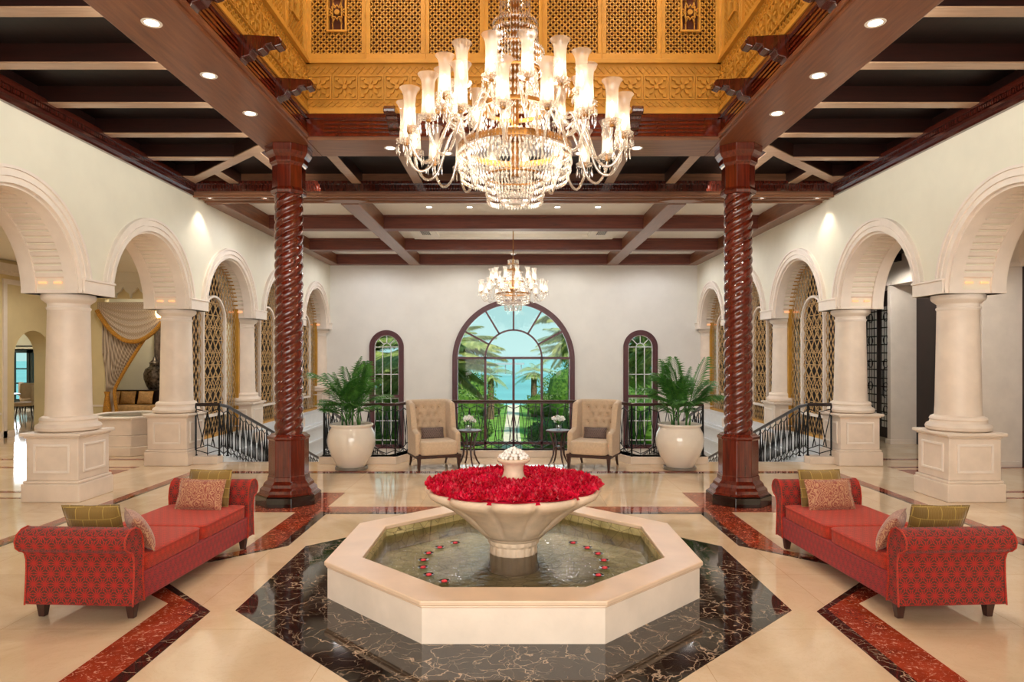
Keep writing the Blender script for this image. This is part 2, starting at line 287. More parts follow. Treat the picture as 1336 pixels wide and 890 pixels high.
# ---------------------------------------------------------------- mesh builder
class MB:
    def __init__(s): s.v = []; s.f = []
    def add(s, vs, fs):
        o = len(s.v); s.v += [tuple(v) for v in vs]; s.f += [tuple(i+o for i in f) for f in fs]; return s
    def box(s, x0, x1, y0, y1, z0, z1):
        return s.add([(x0,y0,z0),(x1,y0,z0),(x1,y1,z0),(x0,y1,z0),(x0,y0,z1),(x1,y0,z1),(x1,y1,z1),(x0,y1,z1)],
                     [(0,3,2,1),(4,5,6,7),(0,1,5,4),(1,2,6,5),(2,3,7,6),(3,0,4,7)])
    def bar(s, p, q, w, h=None, up=(0,0,1)):
        p = Vector(p); q = Vector(q); d = q-p
        if d.length < 1e-6: return s
        d.normalize(); u = Vector(up)
        if abs(d.dot(u)) > .98: u = Vector((1,0,0))
        r = d.cross(u).normalized(); u = r.cross(d).normalized(); h = h or w; vs = []
        for e in (p, q):
            for a, b in ((-1,-1),(1,-1),(1,1),(-1,1)): vs.append(e + r*a*w/2 + u*b*h/2)
        return s.add(vs, [(0,3,2,1),(4,5,6,7),(0,1,5,4),(1,2,6,5),(2,3,7,6),(3,0,4,7)])
    def tube(s, pts, r, n=6, caps=True):
        pts = [Vector(p) for p in pts]; k = len(pts); rs = r if isinstance(r, (list, tuple)) else [r]*k; o = len(s.v)
        t0 = (pts[1]-pts[0]).normalized(); ref = Vector((0,0,1)) if abs(t0.z) < .9 else Vector((1,0,0)); a = t0.cross(ref).normalized()
        for i in range(k):
            t = (pts[min(i+1,k-1)]-pts[max(i-1,0)]).normalized(); a = (a - t*a.dot(t)).normalized(); b = t.cross(a)
            for j in range(n):
                th = 2*pi*j/n; s.v.append(tuple(pts[i] + (a*cos(th)+b*sin(th))*rs[i]))
        for i in range(k-1):
            for j in range(n):
                j2 = (j+1) % n; s.f.append((o+i*n+j, o+i*n+j2, o+(i+1)*n+j2, o+(i+1)*n+j))
        if caps: s.f.append(tuple(o+j for j in range(n))[::-1]); s.f.append(tuple(o+(k-1)*n+j for j in range(n)))
        return s
    def lathe(s, prof, n=32, c=(0,0,0), fn=None, rot=0, cap=True):
        o = len(s.v); k = len(prof)
        for i, (r, z) in enumerate(prof):
            for j in range(n):
                th = 2*pi*j/n + rot; rr = fn(r, z, th) if fn else r
                s.v.append((c[0]+rr*cos(th), c[1]+rr*sin(th), c[2]+z))
        for i in range(k-1):
            for j in range(n):
                j2 = (j+1) % n; s.f.append((o+i*n+j, o+i*n+j2, o+(i+1)*n+j2, o+(i+1)*n+j))
        if cap:
            if prof[0][0] > 1e-4: s.f.append(tuple(o+j for j in range(n))[::-1])
            if prof[-1][0] > 1e-4: s.f.append(tuple(o+(k-1)*n+j for j in range(n)))
        return s
    def poly(s, pts, a, b, axis='z'):     # extrude a 2D polygon (counterclockwise) between a and b
        n = len(pts); f = {'z': lambda p, t: (p[0], p[1], t), 'x': lambda p, t: (t, p[0], p[1]), 'y': lambda p, t: (p[0], t, p[1])}[axis]
        vs = [f(p, a) for p in pts] + [f(p, b) for p in pts]
        return s.add(vs, [tuple(range(n))[::-1], tuple(range(n, 2*n))] + [(i, (i+1) % n, n+(i+1) % n, n+i) for i in range(n)])
    def strip(s, outer, inner, a, b, axis='z', closed=False):   # band between two polylines, extruded
        n = len(outer); f = {'z': lambda p, t: (p[0], p[1], t), 'x': lambda p, t: (t, p[0], p[1]), 'y': lambda p, t: (p[0], t, p[1])}[axis]
        vs = [f(p, a) for p in outer]+[f(p, a) for p in inner]+[f(p, b) for p in outer]+[f(p, b) for p in inner]; fs = []
        m = n if closed else n-1
        for i in range(m):
            j = (i+1) % n
            fs += [(i, j, n+j, n+i), (2*n+i, 3*n+i, 3*n+j, 2*n+j), (i, 2*n+i, 2*n+j, j), (n+i, n+j, 3*n+j, 3*n+i)]
        if not closed: fs += [(0, n, 3*n, 2*n), (n-1, 3*n-1, 4*n-1, 2*n-1)]
        return s.add(vs, fs)
    def grid(s, rows, closed=False):
        o = len(s.v); k = len(rows); n = len(rows[0])
        for r in rows: s.v += [tuple(p) for p in r]
        for i in range(k-1):
            for j in range(n if closed else n-1):
                j2 = (j+1) % n; s.f.append((o+i*n+j, o+i*n+j2, o+(i+1)*n+j2, o+(i+1)*n+j))
        return s
    def rbox(s, cx, cy, cz, sx, sy, sz, e=.25, n=10, puff=0):    # pillow-like superellipsoid box
        rows = []
        sg = lambda v, p: math.copysign(abs(v)**p, v)
        for i in range(n+1):
            ph = -pi/2 + pi*i/n; row = []
            for j in range(4*n):
                th = 2*pi*j/(4*n)
                row.append((cx+sx/2*sg(cos(ph), e)*sg(cos(th), e), cy+sy/2*sg(cos(ph), e)*sg(sin(th), e), cz+sz/2*sg(sin(ph), e)))
            rows.append(row)
        return s.grid(rows, True)
    def xf(s, mat, start=0):
        for i in range(start, len(s.v)): s.v[i] = tuple(mat @ Vector(s.v[i]))
        return s
    def build(s, name, mat, parent=None, smooth=False, bevel=0, seg=2, loc=(0,0,0), rot=(0,0,0), fix=True, autos=35):
        me = bpy.data.meshes.new(name); me.from_pydata(s.v, [], s.f); me.update()
        if fix:
            import bmesh
            b = bmesh.new(); b.from_mesh(me); bmesh.ops.recalc_face_normals(b, faces=b.faces); b.to_mesh(me); b.free()
        uv = me.uv_layers.new(name='UVMap')
        for p in me.polygons:
            nx, ny, nz = abs(p.normal.x), abs(p.normal.y), abs(p.normal.z)
            for li in p.loop_indices:
                c = me.vertices[me.loops[li].vertex_index].co
                uv.data[li].uv = (c.y, c.z) if nx >= ny and nx >= nz else ((c.x, c.z) if ny >= nz else (c.x, c.y))
        if smooth:
            for p in me.polygons: p.use_smooth = True
            if smooth != 'all': me.set_sharp_from_angle(angle=radians(autos))
        me.materials.append(MT[mat] if isinstance(mat, str) else mat)
        o = bpy.data.objects.new(name, me); COL.objects.link(o); o.location = loc; o.rotation_euler = rot
        if parent: o.parent = parent
        if bevel:
            m = o.modifiers.new('bevel', 'BEVEL'); m.width = bevel; m.segments = seg; m.limit_method = 'ANGLE'; m.angle_limit = radians(40)
        return o
def tag(o, label=None, cat=None, group=None, kind=None):
    if label: o['label'] = label
    if cat: o['category'] = cat
    if group: o['group'] = group
    if kind: o['kind'] = kind
    return o
def empty(name, label, cat, loc=(0,0,0), rz=0, group=None):
    o = bpy.data.objects.new(name, None); COL.objects.link(o); o.location = loc; o.rotation_euler = (0,0,rz); o.empty_display_size = .1
    return tag(o, label, cat, group)
def struct(o, label=None, cat=None):
    o['kind'] = 'structure'
    return tag(o, label, cat)
def copy_obj(o, parent=None, loc=None, rot=None):
    c = o.copy(); COL.objects.link(c); c.parent = parent
    if loc is not None: c.location = loc
    if rot is not None: c.rotation_euler = rot
    for ch in list(KIDS.get(o.name, [])): pass
    return c
KIDS = {}
def copy_tree(o, parent=None, loc=None, rz=None, label=None, group=None, mirror=False):
    c = o.copy(); COL.objects.link(c); c.parent = parent
    if loc is not None: c.location = loc
    if rz is not None: c.rotation_euler = (0, 0, rz)
    if mirror: c.scale = (-c.scale[0], c.scale[1], c.scale[2])
    if label: c['label'] = label
    if group: c['group'] = group
    for ch in [x for x in COL.objects if x.parent == o]: copy_tree(ch, c)
    return c
SIDE = {-1: 'left', 1: 'right'}
# ================================================================= STRUCTURE
XF, XB, XC = 5.72, 6.44, 6.08       # arcade wall: inner face, outer face, axis
YK = [9.33+2.98*k for k in range(-2, 5)]   # column positions along the arcade
RI, RO, ZS, ZC = 1.14, 1.34, 2.75, 4.80
# ---- floor
m = MB()
flo = [(-XF,-3.2),(XF,-3.2),(XF,12.37),(5.27,12.37),(5.27,12.4),(3.46,12.4),(3.46,12.37),(2.2,12.37),(1.9,13.2),(-1.9,13.2),(-2.2,12.37),(-3.46,12.37),(-3.46,12.4),(-5.27,12.4),(-5.27,12.37),(-XF,12.37)]
m.poly(flo, -.3, 0); m.box(-21,-XF,-3.2,12.37,-.3,0); m.box(-21,-XB,12.37,26,-.3,0); m.box(XF,12,-3.2,12.37,-.3,0); m.box(XB,12,12.37,20,-.3,0)
struct(m.build('floor', 'floor'))
m = MB(); m.box(-XF,XF,12.4,21.4,-2.4,-2.1); struct(m.build('floor', 'floor'), 'lower cream marble floor at the foot of the stairs')
# ---- inlays
def octa(ap, c=C0): a = ap*(sqrt(2)-1); return [(a,c-ap),(ap,c-a),(ap,c+a),(a,c+ap),(-a,c+ap),(-ap,c+a),(-ap,c-a),(-a,c-ap)]
e1 = .0025
m = MB(); m.poly(octa(2.1), 0, e1); struct(m.build('floor_inlay', 'black_marble'), 'black veined marble octagon inlaid around the fountain')
def notched(d):      # square outline at half-size d with a V notch in the middle of every side
    a = .89; k = .89; out = []
    dd = d-2.28; a2 = a-dd*.414; k2 = k
    base = [(-d,-d),(-d,-a2),(-d-k2,0),(-d,a2)]
    for q in range(4):
        c_, s_ = [(1,0),(0,-1),(-1,0),(0,1)][q]
        for x, y in base: out.append((x*c_-y*s_, x*s_+y*c_+C0))
    return out
o1, o2, o3 = notched(2.28), notched(2.38), notched(2.68)
def fixd(pts, push):  # apex of the notch keeps the band width
    return pts
m = MB(); m.strip(o2, o1, 0, e1, closed=True); struct(m.build('floor_inlay', 'black_marble'), 'thin black marble band with notches around the fountain')
m = MB(); m.strip(o3, o2, 0, e1, closed=True); struct(m.build('floor_inlay', 'red_marble'), 'red speckled marble band with notches around the fountain')
for sx_ in (-1, 1):
    for yy in (C0-2.98, C0+2.98):
        m = MB(); cx = sx_*2.97; m.box(cx-.6, cx+.6, yy-.6, yy+.6, 0, e1+.0006); struct(m.build('floor_inlay', 'red_marble'), 'red marble square under the %s %s spiral column' % (SIDE[sx_], 'near' if yy < 5 else 'far'))
def ring(d0, d1, mat, lab):
    m = MB(); o = [(-d1,C0-d1),(d1,C0-d1),(d1,C0+d1),(-d1,C0+d1)]; i = [(-d0,C0-d0),(d0,C0-d0),(d0,C0+d0),(-d0,C0+d0)]
    m.strip(o, i, 0, e1, closed=True); struct(m.build('floor_inlay', mat), lab)
ring(5.22, 5.36, 'red_marble', 'red marble border line along the arcades'); ring(5.17, 5.22, 'black_marble', 'black marble border line along the arcades')
for s in (-1, 1):
    for (y0, y1) in ((12.62,12.78),(11.7,11.86),(9.6,9.72),(9.2,9.26)):
        m = MB(); m.box(min(s*6.5,s*11), max(s*6.5,s*11), y0, y1, 0, e1); struct(m.build('floor_inlay', 'red_marble'), 'narrow red marble line crossing the %s side aisle near depth %s' % (SIDE[s], 'front' if y0 < 10 else 'back'))
    m = MB(); m.poly([(s*6.5,10.95),(s*7.55,11.55),(s*6.5,11.55)][::s], 0, e1); struct(m.build('floor_inlay', 'red_marble'), 'red marble triangle in the %s side aisle floor' % SIDE[s])
# ---- arcade walls
def arcpts(yc, r, n=24): return [(yc-r*cos(pi*i/n), ZS+r*sin(pi*i/n)) for i in range(n+1)]
def arcade(s):
    m = MB(); low = [(3.37-.0, 0)]
    low = [(-3.2, 0), (3.37, 0), (3.37, ZS), (3.37+.35, ZS)]
    for k in range(len(YK)-1):
        yc = (YK[k]+YK[k+1])/2
        low += arcpts(yc, RI)
        if k < len(YK)-2: pass
    low += [(YK[-1], ZS)]
    top = 5.25
    clean = [low[0]]
    for p in low[1:]:
        if abs(p[0]-clean[-1][0])+abs(p[1]-clean[-1][1]) > 1e-5: clean.append(p)
    x0, x1 = s*XF, s*XB
    for i in range(len(clean)-1):
        (ya, za), (yb, zb) = clean[i], clean[i+1]
        for x in (x0, x1): m.add([(x,ya,za),(x,yb,zb),(x,yb,top),(x,ya,top)], [(0,1,2,3)])
        m.add([(x0,ya,za),(x0,yb,zb),(x1,yb,zb),(x1,ya,za)], [(0,1,2,3)])
    w = struct(m.build('wall_'+SIDE[s], 'plaster', fix=False))
    for k in range(len(YK)-1):
        yc = (YK[k]+YK[k+1])/2; m = MB()
        for (xa, xb) in ((XF-.045, XF+.02), (XB-.02, XB+.045)):
            xa, xb = sorted((s*xa, s*xb))
            m.strip([(yc-RO*cos(pi*i/32), ZS+RO*sin(pi*i/32)) for i in range(33)], [(yc-RI*cos(pi*i/32), ZS+RI*sin(pi*i/32)) for i in range(33)], xa, xb, 'x')
        xa, xb = sorted((s*(XF-.065), s*(XF-.03)))
        for (ra, rb) in ((RO, RO-.035), (RO-.11, RO-.125)):
            m.strip([(yc-ra*cos(pi*i/32), ZS+ra*sin(pi*i/32)) for i in range(33)], [(yc-rb*cos(pi*i/32), ZS+rb*sin(pi*i/32)) for i in range(33)], xa, xb, 'x')
        # soffit: side bands and ribbed panel
        for (xa, xb) in ((XF, XF+.17), (XB-.17, XB)):
            xa, xb = sorted((s*xa, s*xb))
            m.strip([(yc-(RI+.01)*cos(pi*i/32), ZS+(RI+.01)*sin(pi*i/32)) for i in range(33)], [(yc-(RI-.035)*cos(pi*i/32), ZS+(RI-.035)*sin(pi*i/32)) for i in range(33)], xa, xb, 'x')
        struct(m.build('arch_moulding', 'stone_trim', smooth=True), None)['label'] = 'white stone arch surround on the %s arcade' % SIDE[s]
        m = MB(); xa, xb = sorted((s*(XF+.17), s*(XB-.17)))
        for i in range(34):
            t = radians(9)+ (pi-radians(18))*(i+.5)/34; dt = radians(162)/34*.46
            r0, r1 = RI+.01, RI-.022
            q = [(yc-r0*cos(t-dt), ZS+r0*sin(t-dt)), (yc-r0*cos(t+dt), ZS+r0*sin(t+dt)), (yc-r1*cos(t+dt*.2), ZS+r1*sin(t+dt*.2)), (yc-r1*cos(t-dt), ZS+r1*sin(t-dt))]
            m.poly(q, xa, xb, 'x')
        struct(m.build('soffit_ribs', 'stone_trim'))['label'] = 'ribbed stone panel under the arch of the %s arcade' % SIDE[s]
        m = MB()
        for sg in (-1, 1):
            y = yc+sg*(RI-.03)
            for dx in (.1, -.1):
                m.box(s*XC+dx-.05, s*XC+dx+.05, y-.008, y+.008, ZS+.125, ZS+.15)
        struct(m.build('uplight_strip', 'uplight'))['label'] = 'small amber uplights at the foot of the arch on the %s arcade' % SIDE[s]
    m = MB()
    for k, y in enumerate(YK):
        h = .39
        y1 = y+h if k < len(YK)-1 else y
        xa, xb = sorted((s*(XF-.075), s*(XB+.075)))
        g = .36
        m.box(xa+.03, xb-.03, y-g, min(y+g, YK[-1]), ZS-.0, ZS+.05); m.box(*sorted((s*(XF-.07), s*(XF+.05))), y-g+.02, min(y+g-.02, YK[-1]), ZS+.0, ZS+.17); m.box(*sorted((s*(XF-.085), s*(XF+.05))), y-g+.01, min(y+g-.01, YK[-1]), ZS+.17, ZS+.2)
    struct(m.build('impost_band', 'stone_trim', bevel=.006))['label'] = 'white stone impost blocks over the columns of the %s arcade' % SIDE[s]
    # cornice along the wall top
    m = MB()
    def cb(x, d, z0, z1, y0=-3.2, y1=12.1): xa, xb = sorted((s*x, s*(x-d))); m.box(xa, xb, y0, y1, z0, z1)
    cb(XF, .05, ZC-.03, ZC+.03); cb(XF, .10, ZC+.03, ZC+.065); cb(XF, .15, ZC+.125, ZC+.16); cb(XF, .13, ZC+.16, ZC+.2); cb(XF, .08, ZC+.065, ZC+.125)
    for i in range(170):
        y = 5.2+i*.0405; xa, xb = sorted((s*(XF-.08), s*(XF-.125))); m.box(xa, xb, y, y+.024, ZC+.075, ZC+.12)
    struct(m.build('trim_%d' % (1 if s < 0 else 2), 'mahogany_dark'))['label'] = 'dark beaded wooden cornice along the %s wall' % SIDE[s]
    # skirt wall below the screens, with mouldings
    m = MB(); xa, xb = sorted((s*(XF-.12), s*XB)); m.box(xa, xb, 12.4, 21.25, -2.1, 0); 
    xa, xb = sorted((s*(XF-.02), s*(XB-.05))); m.box(xa, xb, 12.6, 21.25, 0, .3)
    for z in (-.12, -.5, -.9): m.box(*sorted((s*(XF-.16), s*XF)), 12.4, 21.25, z, z+.06)
    struct(m.build('wall_stair_'+SIDE[s], 'stone_blue', bevel=.006))
for s in (-1, 1): arcade(s)
# ---- back wall with three arched windows
YB = 21.25
W1 = dict(cx=0, r=1.87, zc=1.80, zb=-1.25); W2 = dict(cx=-3.95, r=.5, zc=2.2, zb=-.95); W3 = dict(cx=3.95, r=.5, zc=2.2, zb=-.95)
m = MB()
def backwall():
    xs = [-6.5]; segs = []
    prev = -6.5
    for w in (W2, W1, W3):
        segs.append(('s', prev, w['cx']-w['r'])); segs.append(('w', w)); prev = w['cx']+w['r']
    segs.append(('s', prev, 6.5))
    for sg in segs:
        if sg[0] == 's': m.box(sg[1], sg[2], YB, YB+.35, -2.4, 5.3)
        else:
            w = sg[1]; n = 36; a = [(w['cx']-w['r']*cos(pi*i/n), w['zc']+w['r']*sin(pi*i/n)) for i in range(n+1)]
            m.strip([(p[0], 5.3) for p in a], a, YB, YB+.35, 'y'); m.box(w['cx']-w['r'], w['cx']+w['r'], YB, YB+.35, -2.4, w['zb'])
backwall(); struct(m.build('wall_back', 'plaster_back', fix=True))
def window(w, idx, fw, label, muntin='frame_wood', big=True):
    root = empty('window_%d' % idx, label, 'window', (w['cx'], YB-.04, 0)); root['kind'] = 'structure'
    r, zc, zb = w['r'], w['zc'], w['zb']; n = 40
    arc = lambda q: [(-q*cos(pi*i/n), zc+q*sin(pi*i/n)) for i in range(n+1)]
    path = lambda q: [(-q, zb)]+arc(q)+[(q, zb)]
    m = MB(); m.strip(path(r+.02), path(r-fw), 0, .16, 'y'); m.box(-r-.02, r+.02, 0, .16, zb, zb+fw)
    m.strip(path(r+.035), path(r-fw*.35), -.02, .03, 'y')
    m.build('window_frame', 'frame_wood', root, smooth=True)
    m = MB()
    if big:
        t = .055; ri = .88
        m.box(-r+fw, r-fw, .02, .1, zc+.03, zc+.03+t*1.3)
        for x in (-.88, 0, .88): m.box(x-t/2-.01, x+t/2+.01, .02, .1, zb, zc+.05)
        m.strip([(-(ri+t/2)*cos(pi*i/24), zc+.06+(ri+t/2)*sin(pi*i/24)) for i in range(25)], [(-(ri-t/2)*cos(pi*i/24), zc+.06+(ri-t/2)*sin(pi*i/24)) for i in range(25)], .02, .1, 'y')
        for a in (30, 60, 90, 120, 150):
            a = radians(a); m.bar((ri*cos(a), .06, zc+.05+ri*sin(a)), ((r-fw*.8)*cos(a), .06, zc+.02+(r-fw*.8)*sin(a)), t, .08, (0,1,0))
        m.box(-r+fw, r-fw, .02, .1, -.82, -.74); m.box(-r+fw, r-fw, .02, .1, .45, .52)
    else:
        t = .022; ri = .13
        for x in (-ri, ri): m.box(x-t/2, x+t/2, .05, .08, zb+.05, zc)
        for z in (zc, zc-.85, zc-1.6, zc-2.3, zb+.25): m.box(-r+fw, r-fw, .05, .08, z, z+t)
        m.strip([(-(ri+t/2)*cos(pi*i/16), zc+(ri+t/2)*sin(pi*i/16)) for i in range(17)], [(-(ri-t/2)*cos(pi*i/16), zc+(ri-t/2)*sin(pi*i/16)) for i in range(17)], .05, .08, 'y')
        for a in (45, 90, 135):
            a = radians(a); m.bar((ri*cos(a), .065, zc+ri*sin(a)), ((r-fw)*cos(a), .065, zc+(r-fw)*sin(a)), t, .03, (0,1,0))
        m.strip(path(r-fw+.01)[1:-1], path(r-fw-.02)[1:-1], .05, .08, 'y'); m.box(-r+fw-.01, -r+fw+.02, .05, .08, zb, zc); m.box(r-fw-.02, r-fw+.01, .05, .08, zb, zc)
    m.build('glazing_bars', 'frame_wood' if big else 'window_white', root, smooth=True)
    if not big:
        m = MB(); m.box(-r+fw, r-fw, .0, .1, .64, .72); m.build('crossbar', 'frame_wood', root)
    m = MB(); a = path(r-fw*.5); k = len(a)
    m.add([(p[0], .07, p[1]) for p in a], [tuple(range(k))]); m.build('pane', 'glass', root, fix=False)
window(W1, 1, .13, 'large arched window with plum frame in the middle of the back wall')
window(W2, 2, .12, 'narrow arched window with white leading left of the large one', big=False)
window(W3, 3, .12, 'narrow arched window with white leading right of the large one', big=False)
# ---- wall behind the camera
m = MB(); m.box(-XF, XF, -3.4, -3.2, 0, 5.3); struct(m.build('wall_front', 'plaster'))
# ---- coffered rear ceiling
m = MB(); m.box(-6.5, 6.5, 12.4, 21.6, 5.05, 5.2); struct(m.build('ceiling', 'white'), 'white coffered ceiling over the stairs')
m = MB()
for s in (-1, 1): m.box(s*3.05-.17, s*3.05+.17, 12.7, 21.25, 4.75, 5.06)
for s in (-1, 1): m.box(*sorted((s*5.72, s*5.42)), 12.7, 21.25, 4.75, 5.06)
struct(m.build('ceiling_beam', 'beam', bevel=.012), 'long brown beams running back over the stairs')
m = MB()
for y in (15.29, 18.27, 21.08): m.box(-5.72, 5.72, y-.16, y+.16, 4.752, 5.06)
for y in (15.29, 18.27, 21.08): m.box(-5.72, 5.72, y-.2, y+.2, 5.0, 5.055)
struct(m.build('ceiling_beam', 'beam_red', bevel=.012), 'red-brown cross beams over the stairs')
m = MB(); m.strip([(-2.4,15.75),(2.4,15.75),(2.4,17.8),(-2.4,17.8)], [(-1.9,16.1),(1.9,16.1),(1.9,17.45),(-1.9,17.45)], 4.97, 5.05, closed=True); m.strip([(-2.6,15.6),(2.6,15.6),(2.6,17.95),(-2.6,17.95)], [(-2.3,15.8),(2.3,15.8),(2.3,17.75),(-2.3,17.75)], 5.0, 5.05, closed=True)
struct(m.build('ceiling_moulding', 'white', bevel=.01), 'white stepped moulding around the far chandelier')
for s in (-1, 1):
    r = empty('air_vent', '%s white slatted air vent in the ceiling near the far chandelier' % ('left' if s < 0 else 'right'), 'vent', (s*2.17, 16.7, 4.965), 0, 'ceiling air vents')
    m = MB(); m.strip([(-.14,-.4),(.14,-.4),(.14,.4),(-.14,.4)], [(-.11,-.37),(.11,-.37),(.11,.37),(-.11,.37)], -.01, .01, closed=True); m.build('vent_frame', 'white', r)
    m = MB()
    for i in range(5): m.bar((-.09+i*.045, -.37, .0), (-.09+i*.045, .37, .0), .014, .02)
    m.build('slats', 'black_iron', r)
# transverse beam at the hall's end, cornice face, bottom face
m = MB(); m.box(-5.72, 5.72, 12.1, 12.72, 4.79, 5.3); m.box(-5.72, 5.72, 12.16, 12.22, 4.76, 4.8); m.box(-5.72, 5.72, 12.36, 12.4, 4.765, 4.8); m.box(-5.72, 5.72, 12.62, 12.68, 4.76, 4.8)
struct(m.build('ceiling_beam', 'beam_x', bevel=.01), 'wide cross beam above the top of the stairs')
m = MB(); m.box(-5.6, 5.6, 12.0, 12.1, 4.83, 4.95); m.box(-5.6, 5.6, 11.96, 12.1, 4.95, 5.0)
for i in range(230): m.box(-5.55+i*.0483, -5.55+i*.0483+.026, 11.975, 12.0, 4.87, 4.93)
struct(m.build('trim_3', 'mahogany_dark'))['label'] = 'dark beaded wooden cornice on the cross beam'
for s in (-1, 1):     # carved lozenge on the beam above the spiral column line
    m = MB(); m.poly([(s*3.05-.42,12.42),(s*3.05-.2,12.3),(s*3.05+.2,12.3),(s*3.05+.42,12.42),(s*3.05+.2,12.54),(s*3.05-.2,12.54)], 4.74, 4.79)
    struct(m.build('ceiling_boss', 'beam_x', bevel=.01))['label'] = '%s carved wooden boss under the cross beam' % SIDE[s]
# ---- dark boarded ceiling of the hall
m = MB()
m.box(-6.5, -3.2, -3.4, 12.1, 5.16, 5.3); m.box(3.2, 6.5, -3.4, 12.1, 5.16, 5.3); m.box(-3.2, 3.2, 9.2, 12.1, 5.16, 5.3); m.box(-3.2, 3.2, -3.4, 2.9, 5.16, 5.3)
struct(m.build('ceiling', 'ceiling_dark'), 'dark boarded wooden ceiling around the lantern')
m = MB(); md = MB()
for s in (-1, 1):
    md.box(*sorted((s*XF, s*(XF-.02))), -3.2, 12.1, 4.9, 5.17)
    for i in range(-8, 6):
        y = 6.01+i*1.117
        if y > 9.9:
            x1 = 3.3 + (y-9.55)   # stops at the diagonal
        else: x1 = 3.2
        m.box(*sorted((s*XF, s*x1)), y-.08, y+.08, 4.95, 4.965); md.box(*sorted((s*XF, s*x1)), y-.07, y+.07, 4.965, 5.17)
struct(m.build('ceiling_beam', 'joist_floor_lit'), 'joist undersides of the dark ceiling, coloured paler for light off the floor'); struct(md.build('ceiling_beam', 'joist_dark'), 'dark joists crossing the boarded ceiling')
m = MB(); md = MB()
for x in (-4.9,-3.85,-2.75,-1.67,-.56,.56,1.67,2.75,3.85,4.9):
    y0 = 9.3 if abs(x) < 3.2 else 9.3+(abs(x)-3.05)
    m.box(x-.08, x+.08, y0, 12.1, 4.951, 4.965); md.box(x-.07, x+.07, y0, 12.1, 4.965, 5.17)
for s in (-1, 1):
    m.bar((s*3.2, 9.45, 4.956), (s*5.7, 11.95, 4.956), .18, .016); md.bar((s*3.2, 9.45, 5.06), (s*5.7, 11.95, 5.06), .16, .19)
struct(md.build('ceiling_beam', 'joist_dark'), 'dark joists at the back of the boarded ceiling'); struct(m.build('ceiling_beam', 'joist_floor_lit'), 'undersides of the back joists and corner diagonals, coloured paler for light off the floor')
# wide lantern beams
for s in (-1, 1):
    m = MB(); m.box(*sorted((s*2.62, s*3.32)), -3.2, 9.36, 4.66, 5.2); m.box(*sorted((s*2.585, s*2.64)), 2.9, 8.7, 4.69, 4.74)
    struct(m.build('ceiling_beam', 'beam', bevel=.015), 'wide brown beam along the %s side of the lantern' % SIDE[s])
m = MB(); m.box(-2.62, 2.62, 8.64, 9.36, 4.661, 5.2); struct(m.build('ceiling_beam', 'beam_x', bevel=.015), 'wide brown beam across the back of the lantern')
m = MB(); m.box(-2.62, 2.62, 2.68, 3.4, 4.661, 5.2); struct(m.build('ceiling_beam', 'beam_x', bevel=.015), 'wide brown beam across the front of the lantern')
